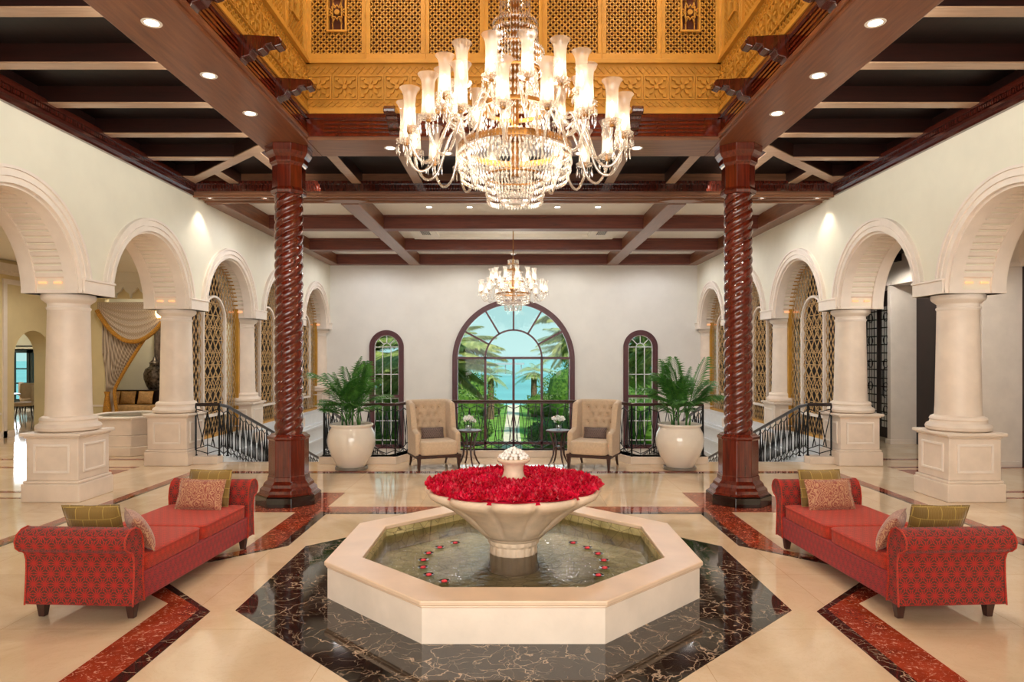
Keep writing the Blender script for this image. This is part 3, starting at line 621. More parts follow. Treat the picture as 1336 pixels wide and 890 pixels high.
# ---- lantern: fascia, frieze, lattice panels
LH = 2.62
def rotq(q): return Matrix.Translation((0, C0, 0)) @ Matrix.Rotation(q*pi/2, 4, 'Z')
names = ['back', 'left', 'front', 'right']
def lantern_side(q):
    M4 = rotq(q); nm = names[q]      # q=0: back wall at +Y
    m = MB(); m.box(-LH-.3, LH+.3, LH-.0, LH+.1, 4.7, 4.97)
    for i in range(4): m.box(-2.4, 2.4, LH-.02, LH, 4.76+i*.05, 4.785+i*.05)
    m.box(-LH, LH, LH-.035, LH+.05, 4.93, 4.98); m.box(-LH, LH, LH-.03, LH+.05, 4.7, 4.73)
    m.xf(M4); struct(m.build('fascia', 'mahogany'))['label'] = 'louvred red-brown fascia on the %s side of the lantern' % nm
    m = MB(); m.box(-LH, LH, LH+.0, LH+.08, 4.98, 5.66); m.box(-LH, LH, LH-.05, LH+.04, 4.98, 5.03); m.box(-LH, LH, LH-.03, LH+.04, 5.03, 5.06); m.box(-LH, LH, LH-.05, LH+.04, 5.62, 5.66)
    nt_ = 16; tw = 2*LH/nt_
    for i in range(nt_):
        cx = -LH+tw*(i+.5); z0, z1 = 5.17, 5.47; zc = 5.32
        m.strip([(cx-tw*.47,z0),(cx+tw*.47,z0),(cx+tw*.47,z1),(cx-tw*.47,z1)], [(cx-tw*.43,z0+.012),(cx+tw*.43,z0+.012),(cx+tw*.43,z1-.012),(cx-tw*.43,z1-.012)], LH-.026, LH, 'y', True)
        for k in range(8):
            a = k*pi/4; r1 = .085
            c2 = (cx+r1*cos(a), zc+r1*sin(a)); u = (cos(a), sin(a)); w_ = (-sin(a), cos(a))
            m.poly([(c2[0]-u[0]*.045, c2[1]-u[1]*.045), (c2[0]+w_[0]*.02, c2[1]+w_[1]*.02), (c2[0]+u[0]*.045, c2[1]+u[1]*.045), (c2[0]-w_[0]*.02, c2[1]-w_[1]*.02)], LH-.036, LH, 'y')
        m.poly([(cx+.028*cos(k*pi/4), zc+.028*sin(k*pi/4)) for k in range(8)], LH-.045, LH, 'y')
        for (a, b) in ((-1,-1),(1,-1),(1,1),(-1,1)):
            qx, qz = cx+a*.105, zc+b*.105; m.poly([(qx+.024*cos(k*pi/3), qz+.024*sin(k*pi/3)) for k in range(6)], LH-.034, LH, 'y')
    for (z0, z1) in ((5.08, 5.15), (5.50, 5.59)):
        nn = 64; st = 2*LH/nn
        for i in range(nn):
            x = -LH+st*(i+.5); m.bar((x-st/2, LH-.006, z0), (x+st/2, LH-.006, z1), .012, .02, (0,1,0)); m.bar((x-st/2, LH-.006, z1), (x+st/2, LH-.006, z0), .012, .02, (0,1,0))
    m.xf(M4); struct(m.build('frieze', 'gold_plain'))['label'] = 'gilt carved rosette frieze on the %s side of the lantern' % nm
    pw = 2*LH/7
    m = MB(); m.box(-LH, LH, LH+.09, LH+.2, 5.6, 8.75); m.xf(M4); struct(m.build('wall_lantern_'+nm, 'gold_dark'))
    m = MB()
    m.box(-LH, LH, LH-.0, LH+.1, 5.66, 5.76); m.box(-LH, LH, LH-.0, LH+.1, 7.6, 7.7); m.box(-LH, LH, LH, LH+.1, 8.6, 8.75)
    for i in range(8): x = -LH+pw*i; m.box(x-.055, x+.055, LH-.0, LH+.1, 5.76, 8.6); m.box(x-.008, x+.008, LH-.015, LH+.01, 5.68, 8.6)
    m.box(-LH, LH, LH-.03, LH+.02, 5.655, 5.68)
    m.xf(M4); struct(m.build('lantern_frame', 'gold_plain', bevel=.004))['label'] = 'gilt panel frame on the %s side of the lantern' % nm
    lat = MB()
    for i in range(7):
        x0, x1 = -LH+pw*i+.055, -LH+pw*(i+1)-.055; z0, z1 = 5.76, 7.6; st = .066
        hole = None
        if i in (0, 6): hole = (x0+.19, x1-.19, 6.04, 7.2)
        for sg in (1, -1):
            c = -3.0
            while c < 6:
                # line: z - z0 = sg*(x-x0) + c
                pts = []
                x_lo, x_hi = x0, x1
                if sg > 0: xa = max(x0, x0 - c); xb = min(x1, x0 + (z1-z0) - c)
                else: xa = max(x0, x0 + c - (z1-z0)); xb = min(x1, x0 + c)
                if xb - xa > .01:
                    zz = lambda x: z0 + sg*(x-x0) + c
                    segs = [(xa, xb)]
                    if hole:
                        hx0, hx1, hz0, hz1 = hole; out = []; k = 40; cur = None
                        for t in range(k+1):
                            x = xa+(xb-xa)*t/k; ins = hx0 < x < hx1 and hz0 < zz(x) < hz1
                            if not ins and cur is None: cur = x
                            if (ins or t == k) and cur is not None:
                                if x-cur > .01: out.append((cur, x))
                                cur = None
                        segs = out
                    for a, b in segs: lat.bar((a, LH+.045, zz(a)), (b, LH+.045, zz(b)), .017, .03, (0,1,0))
                c += .075
        if hole:
            hx0, hx1, hz0, hz1 = hole
            lat.strip([(hx0,hz0),(hx1,hz0),(hx1,hz1),(hx0,hz1)], [(hx0+.025,hz0+.025),(hx1-.025,hz0+.025),(hx1-.025,hz1-.025),(hx0+.025,hz1-.025)], LH+.01, LH+.09, 'y', True)
            cx = (hx0+hx1)/2
            for zc in (6.3, 6.62, 6.94):
                st8 = [((.1 if k % 2 == 0 else .07)*cos(k*pi/8), (.1 if k % 2 == 0 else .07)*sin(k*pi/8)) for k in range(16)]
                lat.strip([(cx+a, zc+b) for a, b in st8], [(cx+a*.82, zc+b*.82) for a, b in st8], LH+.03, LH+.06, 'y', True)
                for k in range(8): a = k*pi/4+pi/8; lat.bar((cx+.08*cos(a), LH+.045, zc+.08*sin(a)), (cx+.16*cos(a), LH+.045, zc+.16*sin(a)), .012, .02, (0,1,0))
                lat.poly([(cx+.035*cos(k*pi/4), zc+.035*sin(k*pi/4)) for k in range(8)], LH+.03, LH+.06, 'y')
            for x in (cx-.055, cx+.055): lat.bar((x, LH+.045, hz0), (x, LH+.045, hz1), .01, .02, (0,1,0))
    lat.xf(M4); struct(lat.build('lantern_lattice', 'gold_plain', fix=False))['label'] = 'gilt diagonal lattice panels on the %s side of the lantern' % nm
    for x in (-1.5, -.5, .5, 1.5):
        m = MB(); pr = [(LH,4.66),(LH,4.92),(LH-.40,4.90),(LH-.43,4.86),(LH-.42,4.82),(LH-.36,4.80),(LH-.33,4.83),(LH-.27,4.82),(LH-.25,4.78),(LH-.20,4.76),(LH-.15,4.78),(LH-.12,4.72),(LH-.05,4.70),(LH-.03,4.66)]
        m.poly([(p[0], p[1]+.05) for p in pr], x-.07, x+.07, 'x'); m.xf(M4)
        o = m.build('corbel', 'mahogany_dark', bevel=.008)
        near = {-1.5: 'first', -.5: 'second', .5: 'third', 1.5: 'fourth'}[x]
        tag(o, 'dark scrolled corbel, %s from the %s on the lantern\'s %s side' % (near, {'back': 'left', 'left': 'near end', 'front': 'right', 'right': 'far end'}[nm], nm), 'corbel', 'dark corbels around the lantern')
for q in range(4): lantern_side(q)
m = MB(); m.box(-2.9, 2.9, C0-2.9, C0+2.9, 8.75, 8.9); struct(m.build('ceiling', 'gold_plain'), 'gilt ceiling at the top of the lantern')
# ---- side aisles
def pbox(name, mat, x0, x1, y0, y1, z0, z1, label, **k):
    m = MB(); m.box(x0, x1, y0, y1, z0, z1); return struct(m.build(name, mat, **k), label)
pbox('ceiling', 'white', -21.2, -XB+.02, -3.4, 26, 4.2, 4.4, 'white ceiling of the left side room')
pbox('ceiling', 'white', XB-.02, 12, -3.4, 20, 4.2, 4.4, 'white ceiling of the right vestibule')
m = MB()
for y in (6.5, 9.3, 10.6, 12.6, 14.6): m.box(XB, 9.5, y-.12, y+.12, 3.95, 4.2)
m.box(XB, 9.5, 13.2, 16.5, 4.1, 4.2); struct(m.build('ceiling_beam', 'ceiling_dark'), 'dark wooden beams over the right vestibule')
m = MB(); m.box(-14, -XB, 7.4, 9.6, 4.1, 4.2)
for y in (7.4, 8.5, 9.6): m.box(-14, -XB, y-.08, y+.08, 4.0, 4.2)
struct(m.build('ceiling_beam', 'ceiling_dark'), 'dark wooden coffer over the left side room')
pbox('wall_far_left', 'plaster_yellow', -21.2, -21, -3.4, 26, 0, 4.4, None)
pbox('wall_far_right', 'plaster', 11.8, 12, -3.4, 20, 0, 4.4, None)
m = MB(); m.box(-21, -XF, -3.4, -3.2, 0, 4.4); m.box(XF, 12, -3.4, -3.2, 0, 4.4); struct(m.build('wall_aisle_front', 'plaster_yellow'))
m = MB(); m.box(XB, 12, 19.8, 20, 0, 4.4); struct(m.build('wall_vestibule_back', 'plaster'))
# left room: wall with an arch (Y=14), return wall, curtain wall (Y=18.6)
def archwall(name, mat, x0, x1, y0, y1, cx, r, zs, top, label):
    m = MB(); n = 24; a = [(cx-r*cos(pi*i/n), zs+r*sin(pi*i/n)) for i in range(n+1)]
    m.box(x0, cx-r, y0, y1, 0, top); m.box(cx+r, x1, y0, y1, 0, top); m.strip([(p[0], top) for p in a], a, y0, y1, 'y'); return struct(m.build(name, mat), label)
m = MB(); cy, r, zs = 17.05, .66, 1.9; n = 24; a = [(cy-r*cos(pi*i/n), zs+r*sin(pi*i/n)) for i in range(n+1)]
m.box(-12.45, -12, -3.4, cy-r, 0, 4.2); m.box(-12.45, -12, cy+r, 18.8, 0, 4.2); m.strip([(p[0], 4.2) for p in a], a, -12.45, -12, 'x')
struct(m.build('wall_side_room', 'plaster_yellow'))
m = MB(); m.strip([(cy-1.05, 0), (cy-1.05, 3.75), (cy+1.05, 3.75), (cy+1.05, 0)], [(cy-.93, 0), (cy-.93, 3.63), (cy+.93, 3.63), (cy+.93, 0)], -12, -11.96, 'x')
m.box(-12, -11.96, -3.2, cy-r-.02, 0, .16); m.box(-12, -11.93, -3.2, 18.6, 3.85, 3.92); m.box(-12, -11.86, -3.2, 18.6, 3.92, 4.1)
m.box(-12, -11.97, -3.2, cy-1.1, .55, .6)
struct(m.build('trim_4', 'stone_trim'), 'cream panel moulding on the side room wall')
m = MB(); m.box(-13, -11.15, 18.6, 18.8, 0, 4.2); m.box(-11.15, -XB, 18.6, 18.8, 3.5, 4.2); struct(m.build('wall_curtain_side', 'plaster_yellow'))
m = MB(); m.box(-12.5, -11.15, 18.55, 18.6, .0, .14); m.box(-12.5, -11.15, 18.57, 18.6, .55, .6)
struct(m.build('baseboard_left', 'stone_trim'))
m = MB()
for i in range(16):
    x = -12.4+i*.4; m.poly([(x-.2, 3.95), (x-.2, 3.8), (x-.12, 3.68), (x-.03, 3.62), (x, 3.5), (x+.03, 3.62), (x+.12, 3.68), (x+.2, 3.8), (x+.2, 3.95)][::-1], 18.5, 18.58, 'y')
m.box(-12.6, -XB, 18.45, 18.6, 3.92, 4.2); struct(m.build('trim_5', 'white'), 'white scalloped cornice above the curtain')
pbox('wall_alcove_back', 'plaster', -13, -XB, 20.6, 20.8, 0, 4.2, None)
pbox('wall_alcove_side', 'plaster', -13.2, -13, 18.8, 20.8, 0, 4.2, None)
# dining room beyond: back wall with dark glazed doors
m = MB(); m.box(-21, -15.6, 25.8, 26, 2.15, 4.4); m.box(-15.6, -6.4, 25.8, 26, 0, 4.4); struct(m.build('wall_dining_back', 'plaster'))
# right vestibule: side wall with piers and dark doors
XR = 8.75
m = MB()
m.box(XR-.0, XR+.25, -3.2, 5.5, 0, 4.2); m.box(XR, XR+.25, -3.2, 19.8, 3.47, 4.2); m.box(XR, XR+.25, 17.1, 19.8, 0, 4.2)
for (y0, y1, x0) in ((11.8, 12.4, 8.1), (14.9, 15.04, 8.24), (8.2, 8.8, 8.1)): m.box(x0, XR+.1, y0, y1, 0, 3.47); m.box(x0-.03, XR+.1, y0-.03, y1+.03, 3.47, 3.55); m.box(x0-.03, XR, y0-.03, y1+.03, 0, .1)
m.box(8.24, XR, 11.8, 15.5, 3.47, 4.2)
struct(m.build('wall_vestibule', 'stone_trim', bevel=.006))
def dark_door(y0, y1, idx, label, glass=True):
    r = empty('door_%d' % idx, label, 'door', (XR, y0, 0)); r['kind'] = 'structure'; w = y1-y0
    m = MB(); m.box(.05, .12, 0, w, 0, 3.47); m.build('door_leaf', 'dark_door', r)
    if glass:
        k = max(1, round(w/.62)); cw = w/k
        for i in range(k):
            m = MB(); m.box(.03, .06, i*cw+.12, (i+1)*cw-.12, .25, 3.1); m.build('door_glass', 'ornate_glass', r)
            m = MB()
            for z in (.65, 1.2, 1.75, 2.3, 2.85): m.tube([(.02, i*cw+cw/2+.1*cos(t*pi/8), z+.1*sin(t*pi/8)) for t in range(17)], .012, 5, False)
            for a in (.16, cw-.16): m.tube([(.02, i*cw+a, .25), (.02, i*cw+a, 3.1)], .008, 4)
            m.build('door_grille', 'black_iron', r)
        m = MB(); m.tube([(-.02, w*.5-.05, .95), (-.07, w*.5-.05, 1.0), (-.07, w*.5-.05, 1.6), (-.02, w*.5-.05, 1.65)], .014, 6); m.build('door_handle', 'black_iron', r)
dark_door(15.05, 17.1, 1, 'dark wooden door with patterned glass beyond the last pier on the right')
dark_door(13.5, 14.9, 2, 'near-black wooden door leaf between the two pale piers on the right', False)
dark_door(12.4, 13.5, 3, 'patterned glass door seen just right of the near right column')
dark_door(8.8, 11.8, 4, 'dark door at the right edge of the photo', False)
# ---- pierced screens in the arcade
def inside(y, z, yc, r, zs, z0): return abs(y-yc) < r and z > z0 and (z < zs or (y-yc)**2+(z-zs)**2 < r*r)
def clipbars(m, test, y0, y1, z0, z1, st, w, x, th, sl=1.0, sg_=(1, -1), ph=0):
    for sg in sg_:
        c = -8.0+ph
        while c < 8:
            n = int((y1-y0)/.03); cur = None
            for t in range(n+1):
                y = y0+(y1-y0)*t/n; z = z0+sl*sg*(y-y0)+c; ok = z < z1 and test(y, z)
                if ok and cur is None: cur = (y, z)
                if (not ok or t == n) and cur is not None:
                    if y-cur[0] > .035: m.bar((x, cur[0], cur[1]), (x, y, z), w, th, (1,0,0))
                    cur = None
            c += st
def screen(s, k):
    yc = (YK[k]+YK[k+1])/2; R_ = 1.17; pr = .50; pz0, pzs = .75, 2.62
    nm = {2: 'nearest', 3: 'middle', 4: 'farthest'}[k-1+0] if k-1 in (2,3,4) else 'x'
    r = empty('lattice_screen', '%s gilt pierced screen filling an arch of the %s arcade' % ({3:'nearest', 4:'middle', 5:'farthest'}[k], SIDE[s]), 'screen', (0,0,0), 0, 'gilt arch screens'); 
    z0 = .3; full = lambda y, z: inside(y, z, yc, R_, ZS, z0); inner = lambda y, z: inside(y, z, yc, pr, pzs, pz0)
    x = s*XC
    m = MB(); clipbars(m, lambda y, z: full(y, z) and not inner(y, z), yc-R_, yc+R_, z0, 4.1, .25, .018, x, .008, 1.75)
    z = z0
    m.build('outer_lattice', 'screen_gold', r, fix=False)
    m = MB(); clipbars(m, inner, yc-pr, yc+pr, pz0, 3.2, .25, .016, x, .008, 1.0); clipbars(m, inner, yc-pr, yc+pr, pz0, 3.2, .433, .016, x+.005*s, .008, 1.732)
    nz = 0
    while pz0+nz*.125 < 3.1:
        zz = pz0+nz*.125; hw = pr if zz < pzs else sqrt(max(0, pr*pr-(zz-pzs)**2))
        if hw > .03: m.bar((x, yc-hw, zz), (x, yc+hw, zz), .014, .008, (1,0,0))
        nz += 2
    m.build('inner_lattice', 'screen_gold', r, fix=False)
    arc = lambda q, zs, zb: [(yc-q, zb)]+[(yc-q*cos(pi*i/28), zs+q*sin(pi*i/28)) for i in range(29)]+[(yc+q, zb)]
    m = MB(); xa, xb = sorted((x-.05, x+.05)); m.strip(arc(pr+.03, pzs, pz0), arc(pr-.012, pzs, pz0), xa, xb, 'x'); m.box(xa, xb, yc-pr-.03, yc+pr+.03, pz0-.04, pz0+.01)
    tag(m.build('panel_frame', 'stone_trim', r, smooth=True), 'pale arched frame of the inner panel')
    m = MB(); m.strip(arc(1.2, ZS, z0), arc(1.13, ZS, z0), x-.06, x+.06, 'x'); m.box(x-.06, x+.06, yc-1.2, yc+1.2, z0, z0+.05); m.build('outer_frame', 'gold_plain', r, smooth=True)
    m = MB(); a = arc(1.18, ZS, z0); xx = s*(XB-.1); m.poly(a, min(xx, xx+s*.05), max(xx, xx+s*.05), 'x'); tag(m.build('backing', 'screen_back', r), 'dark backing panel behind the lattice')
for s in (-1, 1):
    for k in (3, 4, 5): screen(s, k)
# ================================================================= COLUMNS
def stone_column(half=False):
    r = empty('stone_column', 'x', 'column', (0,0,0), 0, 'round cream stone columns of the arcades')
    def lz(x, hh): return x
    m = MB()
    def bx(h, z0, z1): m.box(-h, h, -h, 0 if half else h, z0, z1)
    bx(.385, 0, .24); bx(.37, .24, .28); bx(.345, .28, .84); bx(.365, .84, .865); bx(.40, .865, .91)
    p = m.build('pedestal', 'stone', r, bevel=.012)
    m = MB()
    for q in range(4):
        if half and q == 2: continue
        a0, a1, z0, z1 = -.24, .24, .38, .76
        mm = MB(); mm.strip([(a0,z0),(a1,z0),(a1,z1),(a0,z1)], [(a0+.03,z0+.03),(a1-.03,z0+.03),(a1-.03,z1-.03),(a0+.03,z1-.03)], -.362, -.34, 'y', True)
        if half and q in (1, 3): mm = MB(); mm.strip([(.06,z0),(.30,z0),(.30,z1),(.06,z1)], [(.09,z0+.03),(.27,z0+.03),(.27,z1-.03),(.09,z1-.03)], -.362, -.34, 'y', True)
        mm.xf(Matrix.Rotation(q*pi/2, 4, 'Z')); m.add(mm.v, mm.f)
    if half: m.v = [(v[0], min(v[1], 0), v[2]) for v in m.v]
    m.build('panel_moulding', 'stone_trim', p, bevel=.004)
    m = MB(); m.lathe([(.35,.91),(.385,.93),(.395,.97),(.38,1.0),(.345,1.02),(.335,1.05),(.345,1.07),(.33,1.10),(.29,1.12)], 48); b = m.build('base', 'stone', r, smooth=True)
    m = MB(); m.lathe([(.285,1.1),(.276,1.25),(.27,1.6),(.26,2.1),(.252,2.56)], 48); m.build('shaft', 'stone', r, smooth=True)
    m = MB(); m.lathe([(.252,2.54),(.265,2.56),(.265,2.58),(.25,2.59),(.252,2.63),(.29,2.66),(.315,2.68),(.325,2.70),(.325,2.75)], 48); m.build('capital', 'stone_trim', r, smooth=True)
    if half:
        for ch in [x for x in COL.objects if x.parent == r]:
            if ch.name.split('.')[0] in ('base', 'shaft', 'capital'):
                for v in ch.data.vertices: v.co.y = min(v.co.y, 0)
    return r
first = None
lab = {(-1,2): 'large cream column at the far left of the photo, behind the left red chaise', (-1,3): 'cream column on the left standing beside the indoor stone basin', (-1,4): 'left arcade column between the first and second gilt screens', (-1,5): 'left arcade column mostly hidden behind the left spiral column',
       (1,2): 'large cream column at the right behind the right red chaise', (1,3): 'cream column on the right at the head of the right stair', (1,4): 'right arcade column between the first and second gilt screens', (1,5): 'right arcade column mostly hidden behind the right spiral column',
       (-1,1): 'cream column of the left arcade just outside the photo edge', (1,1): 'cream column of the right arcade just outside the photo edge'}
for s in (-1, 1):
    for i in (1, 2, 3, 4, 5):
        if first is None: o = first = stone_column(); o['label'] = lab[(s,i)]; o.location = (s*XC, YK[i], 0)
        else: copy_tree(first, None, (s*XC, YK[i], 0), None, lab[(s,i)])
hc = stone_column(True); hc.location = (-XC, YK[6], 0); hc['label'] = 'half column against the back wall at the left arcade end'
copy_tree(hc, None, (XC, YK[6], 0), None, 'half column against the back wall at the right arcade end')
def spiral_column():
    r = empty('spiral_column', 'x', 'column', (0,0,0), 0, 'twisted mahogany columns')
    o8 = lambda pr: [(a/cos(pi/8), z) for a, z in pr]
    m = MB(); m.lathe(o8([(.385,0),(.385,.12),(.375,.135)]), 8, rot=pi/8); m.build('plinth', 'black_lacquer', r, bevel=.008)
    m = MB(); m.lathe(o8([(.375,.135),(.34,.16),(.335,.2),(.30,.235),(.29,.27),(.27,.29),(.25,.31),(.245,.36),(.235,.37),(.235,.83),(.25,.85),(.25,.875),(.225,.89),(.21,.91)]), 8, rot=pi/8); m.build('pedestal', 'mahogany', r, bevel=.006)
    n = 64; nz = 220; z0, z1 = .90, 4.06; rows = []
    for i in range(nz+1):
        z = z0+(z1-z0)*i/nz; row = []
        for j in range(n):
            th = 2*pi*j/n; ph = 4*th/2 - 2*pi*(z-z0)/.125*1.0/2
            rr = .153 + .030*abs(sin(ph))**.6
            row.append((rr*cos(th), rr*sin(th), z))
        rows.append(row)
    m = MB(); m.grid(rows, True); m.build('twisted_shaft', 'mahogany', r, smooth='all')
    m = MB(); m.lathe(o8([(.16,4.03),(.205,4.04),(.215,4.08),(.195,4.12),(.195,4.40),(.205,4.42),(.225,4.44),(.23,4.50),(.255,4.53),(.275,4.57),(.28,4.66)]), 8, rot=pi/8); m.build('capital', 'mahogany', r, bevel=.005)
    return r
MT['black_lacquer'] = simple('black_lacquer', (18, 8, 8), .12, var=.05, coat=.6)
sc = spiral_column(); sc.location = (-2.96, C0+2.97, 0); sc['label'] = 'twisted mahogany column on the left side of the fountain'
copy_tree(sc, None, (2.96, C0+2.97, 0), None, 'twisted mahogany column on the right side of the fountain')
copy_tree(sc, None, (-2.96, C0-2.97, 0), None, 'twisted mahogany column of the lantern nearest the camera on the left, outside the photo')
copy_tree(sc, None, (2.96, C0-2.97, 0), None, 'twisted mahogany column of the lantern nearest the camera on the right, outside the photo')
# ================================================================= FOUNTAIN
F = empty('fountain', 'octagonal cream stone fountain with a scalloped pedestal bowl', 'fountain', (0, C0, 0))
o0 = lambda ap: octa(ap, 0)
m = MB(); m.strip(o0(1.475), o0(1.24), 0, .262, closed=True); m.build('basin_wall', 'stone', F)
m = MB(); m.strip(o0(1.5), o0(1.22), .262, .298, closed=True); m.strip(o0(1.487), o0(1.25), .245, .262, closed=True); m.build('basin_rim', 'stone_peach', F, bevel=.012, seg=3)
m = MB(); m.poly(o0(1.245), 0, .05); m.strip(o0(1.245), o0(1.215), .05, .262, closed=True); m.build('basin_lining', 'basin', F)
m = MB(); k = o0(1.22); m.add([(p[0], p[1], .2) for p in k], [tuple(range(8))]); tag(m.build('water', 'water', F, fix=False), 'rippled fountain water')
def fl(r, z, th): return r*(1 - .085*(1-abs(cos(6*th))**.38)*min(1, max(0, (z-.35)/.12)))
m = MB(); m.lathe([(.02,.34),(.24,.345),(.275,.36),(.31,.39),(.40,.47),(.50,.56),(.60,.63),(.70,.685),(.76,.72),(.78,.75),(.775,.775),(.755,.78),(.735,.765),(.70,.73),(.5,.70),(.02,.70)], 144, fn=fl); m.build('bowl', 'stone_bowl', F, smooth='all')
fl2 = lambda r, z, th: r*(1-.03*abs(cos(9*th))**6) if .08 < z < .3 else r
m = MB(); m.lathe([(.225,.05),(.22,.09),(.213,.12),(.21,.2),(.21,.27),(.225,.29),(.225,.32),(.25,.335),(.26,.35)], 144, fn=fl2); m.build('stem', 'stone_bowl', F, smooth=True)
fu = lambda r, z, th: r*(1+.07*abs(sin(8*th)))if z < .86 else r
m = MB(); m.lathe([(.07,.76),(.10,.775),(.118,.80),(.115,.84),(.095,.87),(.085,.91),(.088,.95),(.11,.98),(.142,.995),(.15,1.01),(.145,1.025),(.12,1.02),(.02,1.0)], 96, fn=fu); m.build('urn', 'stone_bowl', F, smooth='all')
# petals heaped in the bowl
def petals(name, R_, N_, zf, size, rmin=0, seed=3):
    rnd = random.Random(seed); m = MB()
    for _ in range(N_):
        rr = sqrt(rnd.uniform(rmin**2, 1))*R_; th = rnd.uniform(0, 2*pi); c = Vector((rr*cos(th), rr*sin(th), zf(rr)+rnd.uniform(-.006, .022)))
        for k in range(3):
            a = rnd.uniform(0, 2*pi); t = rnd.uniform(.1, 1.3); s_ = size*rnd.uniform(.7, 1.2)
            d = Vector((cos(a)*cos(t), sin(a)*cos(t), sin(t))); w = Vector((-sin(a), cos(a), 0)); up = d.cross(w)
            p0 = c; p1 = c+d*s_*.55+w*s_*.42-up*s_*.1; p2 = c+d*s_+up*s_*.12; p3 = c+d*s_*.55-w*s_*.42-up*s_*.1; pm = c+d*s_*.55+up*s_*.08
            m.add([p0, p1, p2, p3, pm], [(0,1,4), (1,2,4), (2,3,4), (3,0,4)])
    return m
zf = lambda r: .79+.028*(1-(r/.78)**2)
m = petals('petals', .765, 3600, zf, .042, .13)
m.lathe([(.02, .80), (.4, .80), (.72, .785), (.74, .76)], 48, cap=False)
o = m.build('rose_petals', 'petal', None, fix=False, loc=(0, C0, 0)); tag(o, 'heap of crimson rose petals filling the fountain bowl', 'rose petals', kind='stuff')
def ico(name, mat, r, loc, parent=None, jit=.12):
    import bmesh
    me = bpy.data.meshes.new(name); b = bmesh.new(); bmesh.ops.create_icosphere(b, subdivisions=2, radius=r); rnd = random.Random(int(r*1e5))
    for v in b.verts: v.co *= 1+rnd.uniform(-jit, jit)
    b.to_mesh(me); b.free()
    for p in me.polygons: p.use_smooth = True
    me.materials.append(MT[mat]); o = bpy.data.objects.new(name, me); COL.objects.link(o); o.location = loc
    if parent: o.parent = parent
    return o
b0 = None; rnd = random.Random(5); cnt = 0
for layer, (nn, rr, zz) in enumerate(((18, .118, 1.035), (16, .095, 1.055), (12, .07, 1.075), (8, .042, 1.092), (3, .016, 1.105))):
    for i in range(nn):
        a = 2*pi*i/nn+layer*.3+rnd.uniform(-.08, .08); loc = (rr*cos(a), C0+rr*sin(a), zz+rnd.uniform(-.004, .006))
        if b0 is None: b0 = o = ico('flower_bud', 'bud', .0165, loc)
        else: o = b0.copy(); COL.objects.link(o); o.location = loc; o.rotation_euler = (rnd.uniform(0, 3), rnd.uniform(0, 3), 0)
        tag(o, 'small white bud in the heap on top of the fountain urn', 'flower bud', 'white buds heaped on the fountain urn')
spots = [(300,650),(205,678),(137,713),(105,755),(103,800),(138,845),(232,885),(1020,650),(1107,680),(1173,716),(1208,757),(1213,803),(1175,848)]
d0 = None
for i, (a, b) in enumerate(spots):
    px, py = 530+a*.2134, 570+b*.2134; Y = 890*1.713/(py-465); X = (px-670)*Y/890
    if d0 is None:
        d0 = empty('floating_blossom', 'x', 'blossom', (X, Y, .205), 0, 'red blossoms on dark dishes in the fountain water')
        m = MB(); m.lathe([(.012,-.004),(.035,.0),(.045,.008),(.038,.005),(.01,.002)], 20); m.build('dish', 'black_lacquer', d0, smooth=True)
        ico('blossom', 'pink_bloom', .022, (0,0,.006), d0, .2).scale = (1, 1, .5); o = d0
    else: o = copy_tree(d0, None, (X, Y, .205))
    side = 'left' if i < 7 else 'right'; j = i if i < 7 else i-7
    o['label'] = 'red blossom floating in the %s half of the fountain water, %s from the back' % (side, ['first','second','third','fourth','fifth','sixth','seventh'][j])
# ================================================================= CHAISES
def chaise(sd):
    r = empty('chaise_longue', 'x', 'sofa', (0,0,0))
    L = .98; Wd = .40
    m = MB(); m.box(-Wd, Wd, -L+.02, L-.02, .115, .325); m.build('base', 'velvet_base', r, bevel=.018)
    for sg in (-1, 1):
        m = MB(); m.rbox(0, sg*.435, .385, .80, .865, .135, .16, 12); c = m.build('seat_cushion', 'velvet_seat', r, smooth='all')
        m = MB(); rr = [( (.40)*math.copysign(abs(cos(t*pi/32))**.16, cos(t*pi/32)), sg*.435+.4325*math.copysign(abs(sin(t*pi/32))**.16, sin(t*pi/32)), .437) for t in range(64)]
        m.tube(rr+[rr[0]], .005, 5, False); m.build('piping', 'velvet_seat', c)
        pr = [(.86,.115),(.88,.30),(.875,.42),(.87,.52),(.885,.60),(.92,.655),(.97,.68),(1.03,.672),(1.075,.64),(1.095,.595),(1.085,.55),(1.05,.52),(1.02,.51),(1.0,.49),(.985,.44),(.985,.35),(.99,.25),(1.0,.115)]
        pp = [(sg*a, b) for a, b in pr]
        if sg > 0: pp = pp[::-1]
        m = MB(); m.poly(pp, -Wd-.005, Wd+.005, 'x'); arm = m.build('rolled_arm', 'velvet', r, smooth=True, bevel=.012, autos=50)
        for e in (-1, 1):
            m = MB(); x = e*(Wd+.006); m.tube([(x, sg*a, b) for a, b in pr], .007, 5, False); m.build('piping', 'velvet_seat', arm)
        for e in (-1, 1):
            m = MB(); a = .022; b = .036
            m.add([(-a,-a,0),(a,-a,0),(a,a,0),(-a,a,0),(-b,-b,.12),(b,-b,.12),(b,b,.12),(-b,b,.12)], [(0,3,2,1),(4,5,6,7),(0,1,5,4),(1,2,6,5),(2,3,7,6),(3,0,4,7)])
            m.build('leg', 'table_wood', r, loc=(e*.34, sg*.90, 0), bevel=.004)
    return r
ch = chaise(0); TH = radians(3.2)
ch.location = (-3.09, 5.93, 0); ch.rotation_euler = (0, 0, -TH); ch['label'] = 'red velvet double-ended chaise on the left of the fountain'; ch['group'] = 'red chaises'
ch2 = copy_tree(ch, None, (3.12, 5.93, 0), TH, 'red velvet double-ended chaise on the right of the fountain')
